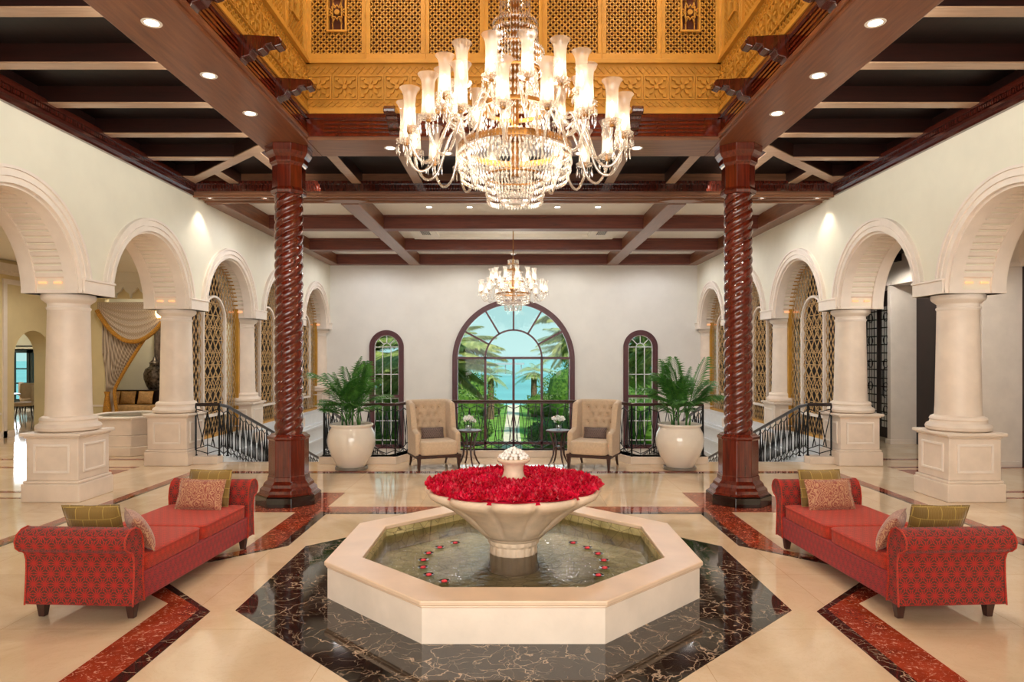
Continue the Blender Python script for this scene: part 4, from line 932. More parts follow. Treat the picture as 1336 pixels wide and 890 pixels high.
def pillow(name, mat, w, h, t, piping):
    n = 16; rows = []
    m = MB()
    for sd in (1, -1):
        rows = []
        for i in range(n+1):
            row = []
            for j in range(n+1):
                u = -1+2*i/n; v = -1+2*j/n; th = t/2*((1-u**4)*(1-v**4))**.5*(.75+.25*(1-u*u)*(1-v*v))
                pin = 1-.05*(1-abs(v))*abs(u)**3 - 0; pin2 = 1-.05*(1-abs(u))*abs(v)**3
                row.append((u*w/2*pin, sd*th, v*h/2*pin2))
            rows.append(row if sd > 0 else row[::-1])
        m.grid(rows)
    o = m.build(name, mat, None, smooth='all')
    m = MB(); pts = []
    for (a, b) in [(-1,-1),(1,-1),(1,1),(-1,1)]:
        na, nb = {(-1,-1):(1,-1),(1,-1):(1,1),(1,1):(-1,1),(-1,1):(-1,-1)}[(a,b)]
        for t_ in range(10):
            u = a+(na-a)*t_/10; v = b+(nb-b)*t_/10; pts.append((u*w/2*(1-.05*(1-abs(v))*abs(u)**3), 0, v*h/2*(1-.05*(1-abs(u))*abs(v)**3)))
    m.tube(pts+[pts[0]], .007, 5, False); m.build('piping', piping, o)
    return o
def place(o, root, loc, rx, rz, label, grp):
    M = root.matrix_basis if False else Matrix.Translation(root.location) @ Matrix.Rotation(root.rotation_euler[2], 4, 'Z')
    q = M @ Matrix.Translation(loc) @ Matrix.Rotation(rz, 4, 'Z') @ Matrix.Rotation(rx, 4, 'X')
    o.matrix_basis = q; tag(o, label, 'cushion', grp)
gold = pillow('cushion', 'key', .42, .36, .12, 'key'); pais = pillow('cushion', 'paisley', .46, .29, .13, 'paisley')
first_done = {'g': False, 'p': False}
def pl(kind, *a):
    src = gold if kind == 'g' else pais
    o = src if not first_done[kind] else copy_tree(src)
    first_done[kind] = True; place(o, *a)
for root, sd, nm in ((ch, 1, 'left'), (ch2, -1, 'right')):
    # sd=1: left chaise. near arm cushions lean on the near (-Y) arm, far ones on the far arm
    pl('g', root, (-sd*.08, -.70, .625), radians(22), radians(sd*6), 'olive gold key-pattern cushion leaning on the near arm of the %s chaise' % nm, 'olive gold cushions')
    pl('p', root, (sd*.22, -.62, .58), radians(28), radians(-sd*50), 'paisley cushion tucked behind the near arm of the %s chaise' % nm, 'paisley cushions')
    pl('g', root, (sd*.05, .79, .62), radians(-14), 0, 'olive gold cushion standing behind the paisley one on the far arm of the %s chaise' % nm, 'olive gold cushions')
    pl('p', root, (sd*.03, .66, .585), radians(-20), radians(-sd*3), 'paisley cushion leaning in front on the far arm of the %s chaise' % nm, 'paisley cushions')
# ================================================================= WING CHAIRS
def wing_chair():
    r = empty('wing_chair', 'x', 'chair', (0,0,0), 0, 'beige tufted wing chairs')
    # U-shaped shell
    n = 48; W2_, D2 = .33, .33
    buttons = [(-.20,.98),(0-.067,.98),(.067,.98),(.20,.98),(-.135,.86),(0,.86),(.135,.86),(-.20,.86),(.20,.86),(-.2,.74),(-.067,.74),(.067,.74),(.2,.74)]
    buttons = [(x, z) for row, z in enumerate((1.0,.87,.74,.61)) for x in ([-.20,-.067,.067,.20] if row % 2 == 0 else [-.135,0,.135])]
    pleats = [(a[0], a[1], b[0], b[1]) for a in buttons for b in buttons if 0 < a[1]-b[1] < .16 and abs(a[0]-b[0]) < .1]
    def plan(t, off):     # t in 0..1: left front -> back -> right front
        a = W2_+off; u = t*3
        if t < .36: k = t/.36; return (-a-0*k, -.26+k*(.26+.20)) 
        if t > .64: k = (1-t)/.36; return (a, -.26+k*(.46))
        k = (t-.36)/.28; e = .45; u = sin((2*k-1)*pi/2)
        return (a*u, .20+(.12+off)*max(0, 1-abs(u)**(2/e))**(e/2))
    def top(t):
        q = abs(t-.5)*2   # 0 back centre, 1 front
        if q < .30: return 1.13-.01*(q/.3)**2
        if q < .48: return 1.12-.03*((q-.3)/.18)
        if q < .66: k = (q-.48)/.18; k = k*k*(3-2*k); return 1.09-.43*k
        return .66-.05*((q-.66)/.34)
    rows = []
    nt = 150; nzv = 60
    def pt(t, off, z, inner):
        x, y = plan(t, off); q = abs(t-.5)*2
        lean = max(0, (z-.42))*.16*(1-min(1, q/.7)**2); fl_ = max(0, z-.66)*.10
        y += lean; x *= 1+fl_*.9; y -= max(0, (q-.35))*max(0, z-.7)*.2
        if inner and q < .33:
            for bx_, bz in buttons:
                d2 = ((x-bx_)**2+(z-bz)**2)/.035**2
                if d2 < 9: y += .042*math.exp(-d2*.8)
            for (ax, az, bx2, bz2) in pleats:
                dx_, dz_ = bx2-ax, bz2-az; tt = min(1, max(0, ((x-ax)*dx_+(z-az)*dz_)/(dx_*dx_+dz_*dz_))); dd = ((x-ax-dx_*tt)**2+(z-az-dz_*tt)**2)/.012**2
                if dd < 6: y += .010*math.exp(-dd)
        return (x, y, z)
    for i in range(nt+1):
        t = i/nt; tp = top(t); row = []
        for j in range(nzv+1): z = .24+(tp-.02-.24)*j/nzv; row.append(pt(t, .045, z, False))
        row.append(pt(t, .03, tp+.005, False)); row.append(pt(t, 0, tp+.012, False)); row.append(pt(t, -.03, tp+.005, False))
        for j in range(nzv+1): z = tp-.02-(tp-.02-.24)*j/nzv; row.append(pt(t, -.045, z, True))
        rows.append(row)
    m = MB(); m.grid(rows); k = len(rows[0]); o = 0
    m.f.append(tuple(range(k))); m.f.append(tuple((nt)*k+j for j in range(k))[::-1])
    sh = m.build('upholstered_back', 'cream_fabric', r, smooth='all')
    m = MB()
    for bx_, bz in buttons:
        x, y, z = 0, 0, 0
        best = min(((abs(pt(t/200, -.045, bz, True)[0]-bx_), pt(t/200, -.045, bz, True)) for t in range(70, 131)), key=lambda e: e[0])[1]
        m.rbox(bx_, best[1]-.002, bz, .030, .020, .030, 1, 4)
    m.build('buttons', 'button', sh, smooth='all', fix=False)
    m = MB(); m.rbox(0, -.045, .365, .62, .66, .24, .22, 12); m.build('seat', 'cream_fabric', r, smooth='all')
    m = MB(); m.box(-.37, .37, -.345, -.28, .20, .25); m.box(-.37, -.32, -.3, .33, .20, .25); m.box(.32, .37, -.3, .33, .20, .25); m.box(-.34, .34, .30, .345, .20, .25); m.box(-.33,.33,-.3,.33,.23,.27); m.build('frame', 'table_wood', r, bevel=.006)
    for e in (-1, 1):
        m = MB(); m.add([(-.016,-.016,0),(.016,-.016,0),(.016,.016,0),(-.016,.016,0),(-.03,-.03,.22),(.03,-.03,.22),(.03,.03,.22),(-.03,.03,.22)], [(0,3,2,1),(4,5,6,7),(0,1,5,4),(1,2,6,5),(2,3,7,6),(3,0,4,7)])
        m.build('leg', 'table_wood', r, loc=(e*.33, -.31, 0), bevel=.003)
        m = MB(); m.tube([(0,0,.24),(0,.0,.16),(0,.03,.08),(0,.08,0)], [.028,.025,.021,.017], 8); m.build('leg', 'table_wood', r, loc=(e*.31, .30, 0), smooth=True)
    return r
wc = wing_chair(); wc.scale = (1.05, 1.05, 1.01); wc.location = (-1.38, 11.83, 0); wc.rotation_euler = (0, 0, radians(22)); wc['label'] = 'beige button-tufted wing chair left of the large window'
wc2 = copy_tree(wc, None, (1.39, 11.83, 0), radians(-22), 'beige button-tufted wing chair right of the large window')
gp = pillow('cushion', 'grey_dot', .40, .20, .10, 'grey_dot')
place(gp, wc, (0, .10, .575), radians(-14), 0, 'small charcoal patterned lumbar cushion on the left wing chair', 'charcoal lumbar cushions')
g2 = copy_tree(gp); place(g2, wc2, (0, .10, .575), radians(-14), 0, 'small charcoal patterned lumbar cushion on the right wing chair', 'charcoal lumbar cushions')
# ---- side tables with flowers
def side_table():
    r = empty('side_table', 'x', 'table', (0,0,0), 0, 'round walnut side tables')
    m = MB(); m.lathe([(.03,.585),(.21,.585),(.225,.592),(.225,.608),(.215,.615),(.02,.615)], 40); m.build('table_top', 'table_wood', r, smooth=True)
    for k in range(4):
        m = MB(); m.tube([(.17,0,.59),(.12,0,.45),(.09,0,.32),(.105,0,.18),(.15,0,.07),(.20,0,0)], [.018,.019,.019,.017,.015,.012], 8); m.build('leg', 'table_wood', r, smooth=True, rot=(0, 0, pi/2*k+.4))
    m = MB(); m.lathe([(.0,.30),(.09,.305),(.09,.325),(.0,.33)], 20); m.build('stretcher', 'table_wood', r, smooth=True)
    return r
st_ = side_table(); st_.location = (-.79, 12.1, 0); st_['label'] = 'round walnut side table beside the left wing chair'
st2 = copy_tree(st_, None, (.80, 12.1, 0), 0, 'round walnut side table beside the right wing chair')
def flowers(seed):
    r = empty('flower_vase', 'x', 'flower arrangement', (0,0,0), 0, 'white flowers in glass vases')
    m = MB(); m.lathe([(.035,0),(.05,.004),(.055,.05),(.05,.085),(.053,.09),(.047,.085),(.05,.05),(.045,.01)], 24, cap=False); m.build('vase', 'vase', r, smooth=True)
    rnd = random.Random(seed); m = MB()
    for _ in range(13):
        a = rnd.uniform(0, 2*pi); rr = rnd.uniform(.02, .11); c = Vector((rr*cos(a), rr*sin(a), .14+rnd.uniform(0, .10)*(1-rr*4)+.02)); 
        for k in range(16):
            u = Vector((rnd.gauss(0,1), rnd.gauss(0,1), rnd.gauss(.3,1))).normalized(); w = u.orthogonal().normalized(); s_ = .045
            m.add([c, c+u*s_*.6+w*s_*.4, c+u*s_, c+u*s_*.6-w*s_*.4], [(0,1,2,3)])
    m.build('white_blooms', 'white_flower', r, fix=False)
    m = MB()
    for _ in range(12):
        a = rnd.uniform(0, 2*pi); d = Vector((cos(a), sin(a), rnd.uniform(.1, .8))).normalized(); w = Vector((-sin(a), cos(a), 0)); c = Vector((0,0,.11))
        m.add([c, c+d*.08+w*.02, c+d*.15, c+d*.08-w*.02], [(0,1,2,3)]); m.tube([(0,0,.01), tuple(c+d*.02)], .003, 4)
    m.build('leaves', 'palm_leaf', r, fix=False)
    return r
fa = flowers(2); fa.location = (-.80, 12.08, .6155); fa['label'] = 'white flowers in a small glass vase on the left side table'
fb = copy_tree(fa, None, (.80, 12.08, .6155), 1.3, 'white flowers in a small glass vase on the right side table')
# ---- pots with palms
def pot(sd, loc):
    nm = SIDE[sd]
    r = empty('planter', 'large cream glazed planter holding the palm on the %s' % nm, 'planter', loc, 0, 'cream glazed planters')
    m = MB(); m.lathe([(.02,.03),(.22,.03),(.235,.05),(.27,.12),(.34,.25),(.395,.40),(.405,.50),(.385,.62),(.345,.70),(.335,.72),(.355,.735),(.37,.755),(.365,.775),(.34,.78),(.325,.76),(.32,.70)], 64, cap=False); m.build('body', 'pot', r, smooth='all')
    m = MB(); m.lathe([(.01,0),(.265,0),(.275,.012),(.275,.05),(.265,.055),(.24,.03),(.01,.03)], 48); tag(m.build('saucer', 'saucer', r, smooth=True), 'grey saucer under the planter')
    m = MB(); m.lathe([(.01,.715),(.33,.71)], 40, cap=False); tag(m.build('soil', 'soil', r), kind='stuff')
    return r
def frond(L, rise, droop, nl, ll, mat_unused=None, seed=0, w=.012, vee=.5, start=.34):
    """a palm frond from the origin: a rachis bending along +X with leaflets on both sides"""
    rnd = random.Random(seed); m = MB(); pts = []
    n = 14
    for i in range(n+1):
        t = i/n; pts.append(Vector((L*(.25*t+.55*t*t)*droop, 0, L*(rise*t-.42*droop*t**2.4))))
    m.tube(pts, [.008*(1-.8*i/n)+.0015 for i in range(n+1)], 5, False)
    def at(t): f = t*n; i = min(n-1, int(f)); return pts[i].lerp(pts[i+1], f-i), (pts[i+1]-pts[i]).normalized()
    for k in range(nl):
        t = start+(1-start)*(k+.5)/nl; p, d = at(t); sidev = Vector((0,1,0)); up = sidev.cross(d)*-1 if False else d.cross(sidev)*-1
        ln = ll*(sin(pi*min(1, .25+.75*(t-start)/(1-start)*.95)))**.6*rnd.uniform(.85, 1.1)
        for e in (-1, 1):
            dirv = (d*.75+sidev*e*.8-up*-vee*.35).normalized(); wv = (d*.6-sidev*e*.5).cross(up).normalized() if False else dirv.cross(up).normalized()
            mid = p+dirv*ln*.5+Vector((0,0,-.03*ln)); tip = p+dirv*ln+Vector((0,0,-.28*ln*(1+rnd.uniform(-.2,.3))))
            m.add([p, mid+wv*w, tip, mid-wv*w], [(0,1,2,3)])
    return m
def potted_palm(sd, loc, spec, seed):
    r = empty('palm_plant', 'green feather palm growing in the %s cream planter' % SIDE[sd], 'palm plant', loc, 0, 'indoor palms')
    rnd = random.Random(seed)
    meshes = []
    for (L, rise, droop) in ((1.12,1.0,.25),(1.02,.95,.5),(.88,.78,.85),(.66,.85,.9)):
        o = frond(L, rise, droop, 22, .27*L/.85+.05, seed=int(L*100)).build('frond', 'palm_leaf', r, fix=False); meshes.append(o)
    used = [False]*4
    for (kind, az, bx_, by, bz, tilt, sc_) in spec:
        o = meshes[kind]
        if used[kind]: o = o.copy(); COL.objects.link(o); o.parent = r
        used[kind] = True
        o.location = (bx_, by, bz); o.rotation_euler = (0, tilt, az); o.scale = (sc_,)*3
    for (x, y, h) in ((-.09, .02, .35), (.11, 0, .32), (.0, .08, .3), (-.14, -.05, .22), (.15, -.06, .2)):
        m = MB(); m.tube([(x, y, 0), (x*1.05, y, h*.5), (x*1.1, y, h)], [.018,.014,.009], 6); m.build('stem', 'palm_leaf', r, smooth=True)
    return r
def spec(seed, extra):
    rnd = random.Random(seed); out = []
    for (x, y) in ((-.10, .02), (.11, 0), (0, .08), (-.03,-.05)):
        for i in range(8):
            k = rnd.choice([0,0,1,1,1,2,3]); out.append((k, rnd.uniform(0, 2*pi), x, y, rnd.uniform(0, .25), rnd.uniform(-.12, .1), rnd.uniform(.75, 1.02)))
    return out+extra
PL = (-2.76, 11.62, 0); PR = (2.83, 11.62, 0)
pot(-1, PL); pot(1, PR)
potted_palm(-1, (PL[0], PL[1], .715), spec(11, [(1, pi, -.1, 0, .3, .25, 1.0), (2, .1, .1, 0, .2, 0, .95)]), 1)
potted_palm(1, (PR[0], PR[1], .715), spec(21, [(2, 0, .1, 0, .2, .1, 1.0), (0, .3, .12, 0, .1, .1, 1.1), (2, pi, -.1, 0, .3, 0, 1.0)]), 2)
# ================================================================= STAIRS, KERBS, RAILINGS
for s in (-1, 1):
    m = MB(); x0, x1 = sorted((s*3.46, s*5.27))
    for i in range(14): m.box(x0, x1, 12.4+.45*i, 12.4+.45*(i+1), -2.3, -.14*(i+1)); m.box(x0, x1, 12.37+.45*i, 12.43+.45*i, -.14*i-.035, -.14*i)
    struct(m.build('staircase_steps', 'stone', bevel=.004))['label'] = '%s flight of pale stone steps going down towards the back wall' % SIDE[s]
    for xx in (3.40, 5.33):
        m = MB(); m.poly([(12.4, -2.3), (18.9, -2.3), (18.9, -1.88), (12.4, .1)], min(s*xx-.06, s*xx+.06), max(s*xx-.06, s*xx+.06), 'x'); struct(m.build('stair_stringer', 'stone_blue'))['label'] = 'pale %s stringer of the %s stairs' % ('inner' if xx < 4 else 'outer', SIDE[s])
m = MB()
kl = [(-3.46,12.12),(-2.08,12.12),(-1.78,12.95),(1.78,12.95),(2.08,12.12),(3.46,12.12)]; ko = [(-3.46,12.37),(-2.25,12.37),(-1.95,13.2),(1.95,13.2),(2.25,12.37),(3.46,12.37)]
m.strip(ko, kl, 0, .136); m.strip([(p[0], p[1]+.01) for p in ko], [(p[0], p[1]-.02) for p in kl], .115, .136)
for s in (-1, 1): m.box(*sorted((s*5.27, s*5.72)), 12.12, 12.37, 0, .136)
struct(m.build('kerb', 'stone', bevel=.006), 'low peach stone kerb carrying the balustrade')
m = MB(); m.poly([(-3.46,12.4),(-3.46,12.3),(3.46,12.3),(3.46,12.4),(2.2,12.4),(1.9,13.2),(-1.9,13.2),(-2.2,12.4)], -2.3, -.02); struct(m.build('wall_gallery_edge', 'stone_blue'))
def railing(path, label, grp, h0=.136, top=1.06, rail_mat='table_wood', end_posts=True):
    """path: list of (x,y,z) floor points; every leg gets motif panels"""
    r = empty('railing', label, 'railing', (0,0,0), 0, grp)
    m = MB(); tp = [Vector((x, y, z+top)) for x, y, z in path]
    m.tube([p+Vector((0,0,.0)) for p in tp], .024, 8); 
    for i in range(len(tp)-1): m.bar(tp[i]-Vector((0,0,.028)), tp[i+1]-Vector((0,0,.028)), .03, .012)
    m.build('handrail', rail_mat, r, smooth=True)
    iron = MB()
    for i in range(len(path)-1):
        a, b = Vector(path[i]), Vector(path[i+1]); d = b-a; Lh = sqrt(d.x**2+d.y**2); n = max(1, round(Lh/.285)); 
        P = lambda t, z: a+d*t+Vector((0,0,z))
        zt, zb = top-.035, h0
        for j in range(n):
            t0, t1 = j/n, (j+1)/n; tm = (t0+t1)/2; q = (t1-t0)
            w = .013
            up, dn = zt-.085, zb+.17
            iron.bar(P(t0, up+.035), P(tm, up-.02), w); iron.bar(P(tm, up-.02), P(t1, up+.035), w)
            iron.bar(P(t0, zt), P(t0, up+.035), w); iron.bar(P(tm, zt), P(t0+q*.25, up+.01), w) if False else None
            iron.bar(P(t0, dn-.05), P(tm, dn+.02), w); iron.bar(P(tm, dn+.02), P(t1, dn-.05), w)
            iron.bar(P(t0, zb+.02), P(t0, dn-.05), w)
            iron.bar(P(t0, zb+.10), P(tm, zb+.04), w); iron.bar(P(tm, zb+.04), P(t1, zb+.10), w)
            for e in (-1, 1):
                iron.bar(P(tm, up-.02), P(tm+e*q*.30, dn-.01), w*1.1)
                iron.bar(P(tm+e*q*.5, up+.035), P(tm+e*q*.16, dn+.01), w*.9)
            iron.bar(P(tm, up-.02), P(tm, zb), w*.8)
    iron.build('ironwork', 'black_iron', r, fix=False)
    for i, p in enumerate(path):
        if 0 < i < len(path)-1 or end_posts:
            m = MB(); x, y, z = p; m.tube([(x, y, z+h0), (x, y, z+top-.01)], .017, 8); m.tube([(x, y, z+h0), (x, y, z+h0+.02)], .03, 8); m.build('post', 'black_iron', r, smooth=True)
    return r
railing([(-3.40,12.24,0),(-2.12,12.24,0),(-1.83,13.07,0),(1.83,13.07,0),(2.12,12.24,0),(3.40,12.24,0)], 'wrought iron balustrade with dark wooden handrail across the gallery in front of the windows', 'wrought iron railings')
for s in (-1, 1):
    nm = SIDE[s]
    railing([(s*5.70,12.24,0),(s*5.28,12.24,0),(s*5.28,12.6,-.06),(s*5.28,14.6,-.68),(s*5.28,16.6,-1.30),(s*5.28,18.6,-1.92)], 'wrought iron railing curving down the outer side of the %s stairs' % nm, 'wrought iron railings', h0=.14, rail_mat='black_rail')
    railing([(s*3.42,12.34,-.02),(s*3.42,14.6,-.68),(s*3.42,16.6,-1.30),(s*3.42,18.6,-1.92)], 'wrought iron railing going down the inner side of the %s stairs' % nm, 'wrought iron railings', h0=.14, rail_mat='black_rail')
# ================================================================= CHANDELIERS
def chandelier(label, loc, sc, arms_lo, arms_hi, a0, a1, top_tiers, drop):
    """local heights are those of the large chandelier minus 4.0"""
    r = empty('chandelier', label, 'chandelier', loc); K = sc
    def curtain(R0, R1, z0, z1, n, name, w=.011, belly=0):
        m = MB()
        for i in range(n):
            a = 2*pi*i/n; c, s_ = cos(a), sin(a); seg = 4
            for j in range(seg):
                t0, t1 = j/seg, (j+1)/seg-.03; ra = R0+(R1-R0)*t0**2+belly*sin(pi*t0); rb = R0+(R1-R0)*t1**2+belly*sin(pi*t1); za, zb = z0+(z1-z0)*t0, z0+(z1-z0)*t1
                zm = (za+zb)/2; rm = (ra+rb)/2
                vs = [(ra*c*K, ra*s_*K, za*K)]
                for q in range(4): b = a*1+q*pi/2; vs.append(((rm*c+w*cos(b))*K, (rm*s_+w*sin(b))*K, zm*K))
                vs.append((rb*c*K, rb*s_*K, zb*K)); m.add(vs, [(0,1,2),(0,2,3),(0,3,4),(0,4,1),(5,2,1),(5,3,2),(5,4,3),(5,1,4)])
        return tag(m.build(name, 'crystal', r, fix=False), kind='stuff')
    def ring(R_, z, h=.03, name='brass_ring'):
        m = MB(); m.lathe([((R_-.012)*K, (z-h/2)*K), ((R_+.004)*K, (z-h/2)*K), ((R_+.008)*K, z*K), ((R_+.004)*K, (z+h/2)*K), ((R_-.012)*K, (z+h/2)*K), ((R_-.012)*K, (z-h/2)*K)], 64, cap=False); m.build(name, 'brass', r, smooth=True)
    # body, from the bottom up
    curtain(.265, .235, -.50, -.75, 56, 'crystal_prisms'); ring(.265, -.50, .015)
    curtain(.17, .10, -.56, -.76, 30, 'crystal_prisms')
    curtain(.49, .45, -.27, -.56, 96, 'crystal_prisms', belly=.015); curtain(.42, .33, -.27, -.60, 64, 'crystal_prisms'); curtain(.495, .495, -.22, -.34, 96, 'crystal_prisms', .008)
    ring(.49, -.25, .055); ring(.30, .10, .035)
    curtain(.30, .32, .08, -.20, 36, 'crystal_prisms', .008)
    curtain(.20, .22, .42, .12, 36, 'crystal_prisms'); ring(.20, .44, .03)
    tz = .44
    for (R_, z0, z1) in top_tiers: curtain(R_, R_*.97, z0, z1, int(170*R_)+12, 'crystal_prisms'); ring(R_, z0+.01, .02)
    m = MB(); zt = max(t[2] for t in top_tiers)+.03; m.tube([(0,0,-.5*K), (0,0,zt*K)], .035*K, 10); m.lathe([(.03*K,-.2*K),(.09*K,-.17*K),(.10*K,-.1*K),(.04*K,-.05*K)], 16); m.build('central_stem', 'brass', r, smooth=True)
    m = MB(); m.tube([(0,0,zt*K), (0,0,drop)], .012, 8)
    m.build('hanging_rod', 'brass', r, smooth=True)
    m = MB(); m.lathe([(.0, drop-.03), (.10*K, drop-.03), (.13*K, drop), (0, drop)], 24); m.build('ceiling_rose', 'brass', r, smooth=True)
    if drop < 2: m = MB(); m.lathe([(.02*K, (zt+.10)*K), (.10*K, (zt+.15)*K), (.11*K, (zt+.155)*K), (.02*K, (zt+.12)*K)], 20); m.build('glass_dish', 'crystal', r, smooth=True)
    # arms
    def mk(Rr, ztop, R_in, zin, sag, big):
        s_ = K; cup = ztop-.33   # shade is .33 tall
        m = MB(); pts = []
        P = [(R_in, zin), (R_in+.10, zin+.08), (R_in+(Rr-R_in)*.35, zin-.02), (R_in+(Rr-R_in)*.55, cup-sag*.8), (R_in+(Rr-R_in)*.78, cup-sag), (Rr-.02, cup-sag*.55), (Rr, cup-.04)]
        cv = []
        for i in range(len(P)-1):
            p0 = P[max(i-1, 0)]; p1 = P[i]; p2 = P[i+1]; p3 = P[min(i+2, len(P)-1)]
            for t in range(5):
                t = t/5; f = lambda k: .5*((2*p1[k])+(-p0[k]+p2[k])*t+(2*p0[k]-5*p1[k]+4*p2[k]-p3[k])*t*t+(-p0[k]+3*p1[k]-3*p2[k]+p3[k])*t**3)
                cv.append((f(0)*s_, 0, f(1)*s_))
        cv.append((Rr*s_, 0, (cup-.04)*s_)); m.tube(cv, .0125*s_, 7); arm = m.build('arm', 'crystal', r, smooth='all')
        L = (Rr*s_, 0, 0)
        m = MB(); m.lathe([(0,(cup-.05)*s_),(.02*s_,(cup-.04)*s_),(.025*s_,(cup-.01)*s_),(.02*s_,(cup+.02)*s_),(0,(cup+.03)*s_)], 12); m.build('candle_cup', 'brass', arm, smooth=True, loc=L)
        m = MB(); m.lathe([(.02*s_,(cup-.03)*s_),(.07*s_,(cup-.015)*s_),(.085*s_,(cup+.005)*s_),(.08*s_,(cup+.0)*s_)], 20, cap=False); m.build('drip_pan', 'crystal', arm, smooth=True, loc=L)
        m = MB(); z0 = cup
        m.lathe([(.05*s_,(z0+.0)*s_),(.055*s_,(z0+.03)*s_),(.05*s_,(z0+.10)*s_),(.048*s_,(z0+.2)*s_),(.053*s_,(z0+.27)*s_),(.068*s_,(z0+.31)*s_),(.085*s_,(z0+.33)*s_)], 20, cap=False); m.build('glass_shade', 'shade', arm, smooth='all', loc=L)
        m = MB(); m.lathe([(0,(z0+.03)*s_),(.013*s_,(z0+.05)*s_),(.021*s_,(z0+.09)*s_),(.016*s_,(z0+.13)*s_),(0,(z0+.175)*s_)], 10); m.build('bulb', 'bulb', arm, smooth='all', loc=L)
        m = MB()
        for q in range(9):
            a = 2*pi*q/9; x, y = .078*cos(a), .078*sin(a)
            for (za, zb, w) in ((cup-.01, cup-.035, .006), (cup-.04, cup-.125, .0085)):
                zm = za+(zb-za)*.6; vs = [(x*s_, y*s_, za*s_)]+[((x+w*cos(b*pi/2))*s_, (y+w*sin(b*pi/2))*s_, zm*s_) for b in range(4)]+[(x*s_, y*s_, zb*s_)]
                m.add(vs, [(0,1,2),(0,2,3),(0,3,4),(0,4,1),(5,2,1),(5,3,2),(5,4,3),(5,1,4)])
        tag(m.build('pendants', 'crystal', arm, fix=False, loc=L), kind='stuff')
        return arm
    lo = mk(.955, .13, .46, -.12, .26, True); hi = mk(.64, .47, .20, .14, .20, False)
    def spread(src, n, off):
        for i in range(n):
            a = radians(off)+2*pi*i/n
            if i == 0: o = src
            else: o = copy_tree(src, r)
            o.rotation_euler = (0, 0, a)
    spread(lo, arms_lo, -90+a0); spread(hi, arms_hi, -90+a1)
    return r
chandelier('huge tiered crystal chandelier with glass hurricane shades hanging in the gilt lantern above the fountain', (.013, C0, 4.0), 1.0, 18, 14, -5.6, 8.7,
           [(.26, .40, .63), (.20, .62, .88), (.135, .87, 1.2), (.19, 1.18, 1.4), (.12, 1.38, 1.7), (.17, 1.68, 1.85), (.09, 1.85, 2.1)], 4.75)
chandelier('smaller crystal chandelier hanging in front of the large arched window', (-.01, 16.7, 3.66), .84, 14, 12, 6, 10,
           [(.10, .46, .62), (.16, .60, .74)], 1.39)
# ================================================================= DOWNLIGHTS
dl = None
def downlight(x, y, z, label, power=38, spot=radians(95)):
    global dl
    if dl is None:
        dl = empty('downlight', label, 'ceiling light', (x, y, z), 0, 'recessed downlights')
        m = MB(); m.lathe([(.055,-.002),(.078,-.006),(.082,0),(.055,.002)], 28, cap=False); m.build('trim_ring', 'white', dl, smooth=True)
        m = MB(); m.lathe([(0,-.001),(.06,-.001)], 28, cap=False); m.build('lens', 'downlight', dl); o = dl
    else: o = copy_tree(dl, None, (x, y, z), None, label)
    light('downlight_beam', 'SPOT', (x, y, z-.02), power, (1, .88, .70), size=.05, spot=spot, blend=.5)
for s in (-1, 1):
    nm = SIDE[s]
    for i, y in enumerate((4.55, 5.6, 6.65, 7.69)):
        downlight(s*2.97, y, 4.658, 'recessed downlight in the wide %s lantern beam, %s from the spiral column' % (nm, ['fourth','third','second','nearest'][i]))
    downlight(s*1.62, 8.97, 4.659, 'recessed downlight in the back lantern beam near the %s corbel' % nm)
    downlight(s*.9, 9.2, 4.659, 'recessed downlight in the back lantern beam just %s of the chandelier' % nm)
    downlight(s*4.5, 12.4, 4.788, 'recessed downlight in the cross beam over the %s stairs' % nm)
    downlight(s*5.5, 12.4, 4.788, 'recessed downlight in the cross beam beside the %s wall' % nm)
    downlight(s*1.77, 14.3, 5.048, 'recessed downlight in the white coffer, outer one on the %s' % nm)
    downlight(s*.92, 14.3, 5.048, 'recessed downlight in the white coffer, inner one on the %s' % nm)
    light('wall_washer', 'SPOT', (s*4.9, 13.8, 4.95), 9, (1, .9, .74), (0, radians(-s*20), 0), .05, spot=radians(75), blend=1)
downlight(-8.4, 13.6, 4.198, 'recessed downlight in the side room ceiling seen through the second left arch', 60)
downlight(-8.1, 12.2, 4.198, 'recessed downlight in the side room ceiling nearer the hall', 60)
# ================================================================= LEFT SIDE ROOM
B = empty('stone_basin', 'tiered octagonal cream stone basin in the left side room', 'fountain', (-7.75, 14.05, 0))
m = MB(); ob = lambda a: octa(a, 0)
m.poly(ob(1.0), 0, .17); m.poly(ob(.9), .17, .38); m.strip(ob(.84), ob(.70), .38, .70, closed=True); m.poly(ob(.72), .38, .5); m.build('basin_body', 'stone', B, bevel=.015)
m = MB(); m.strip(ob(.87), ob(.68), .70, .74, closed=True); m.build('basin_rim', 'stone_trim', B, bevel=.012)
m = MB(); k = ob(.7); m.add([(p[0], p[1], .66) for p in k], [tuple(range(8))]); m.build('water', 'water', B, fix=False)
# draped curtain
CU = empty('curtain', 'swagged taupe striped curtain with gold fringe in the side room arch', 'curtain', (-10.6, 18.5, 0))
m = MB(); rows = []
for i in range(31):       # tail gathered to the left
    v = i/30; z = 3.35-v*3.3; row = []
    xr = -.22+1.5*(1-v/.72)**1.15 if v < .72 else -.22+.12*((v-.72)/.28)
    xl = -.56
    if .4 < v < .95: xl += .10*sin(pi*(v-.4)/.55)
    for j in range(61):
        u = j/60; x = xl+(xr-xl)*u; row.append((x, .06*sin(u*2*pi*8)*(.5+.5*abs(.72-v))+.02*sin(u*50), z))
    rows.append(row)
m.grid(rows); m.build('tail', 'curtain', CU, smooth='all', fix=False)
m = MB(); pts = []
for i in range(31):
    v = i/30; xr = -.22+1.5*(1-v/.72)**1.15 if v < .72 else -.22+.12*((v-.72)/.28); pts.append((xr+.02, -.06, 3.35-v*3.3))
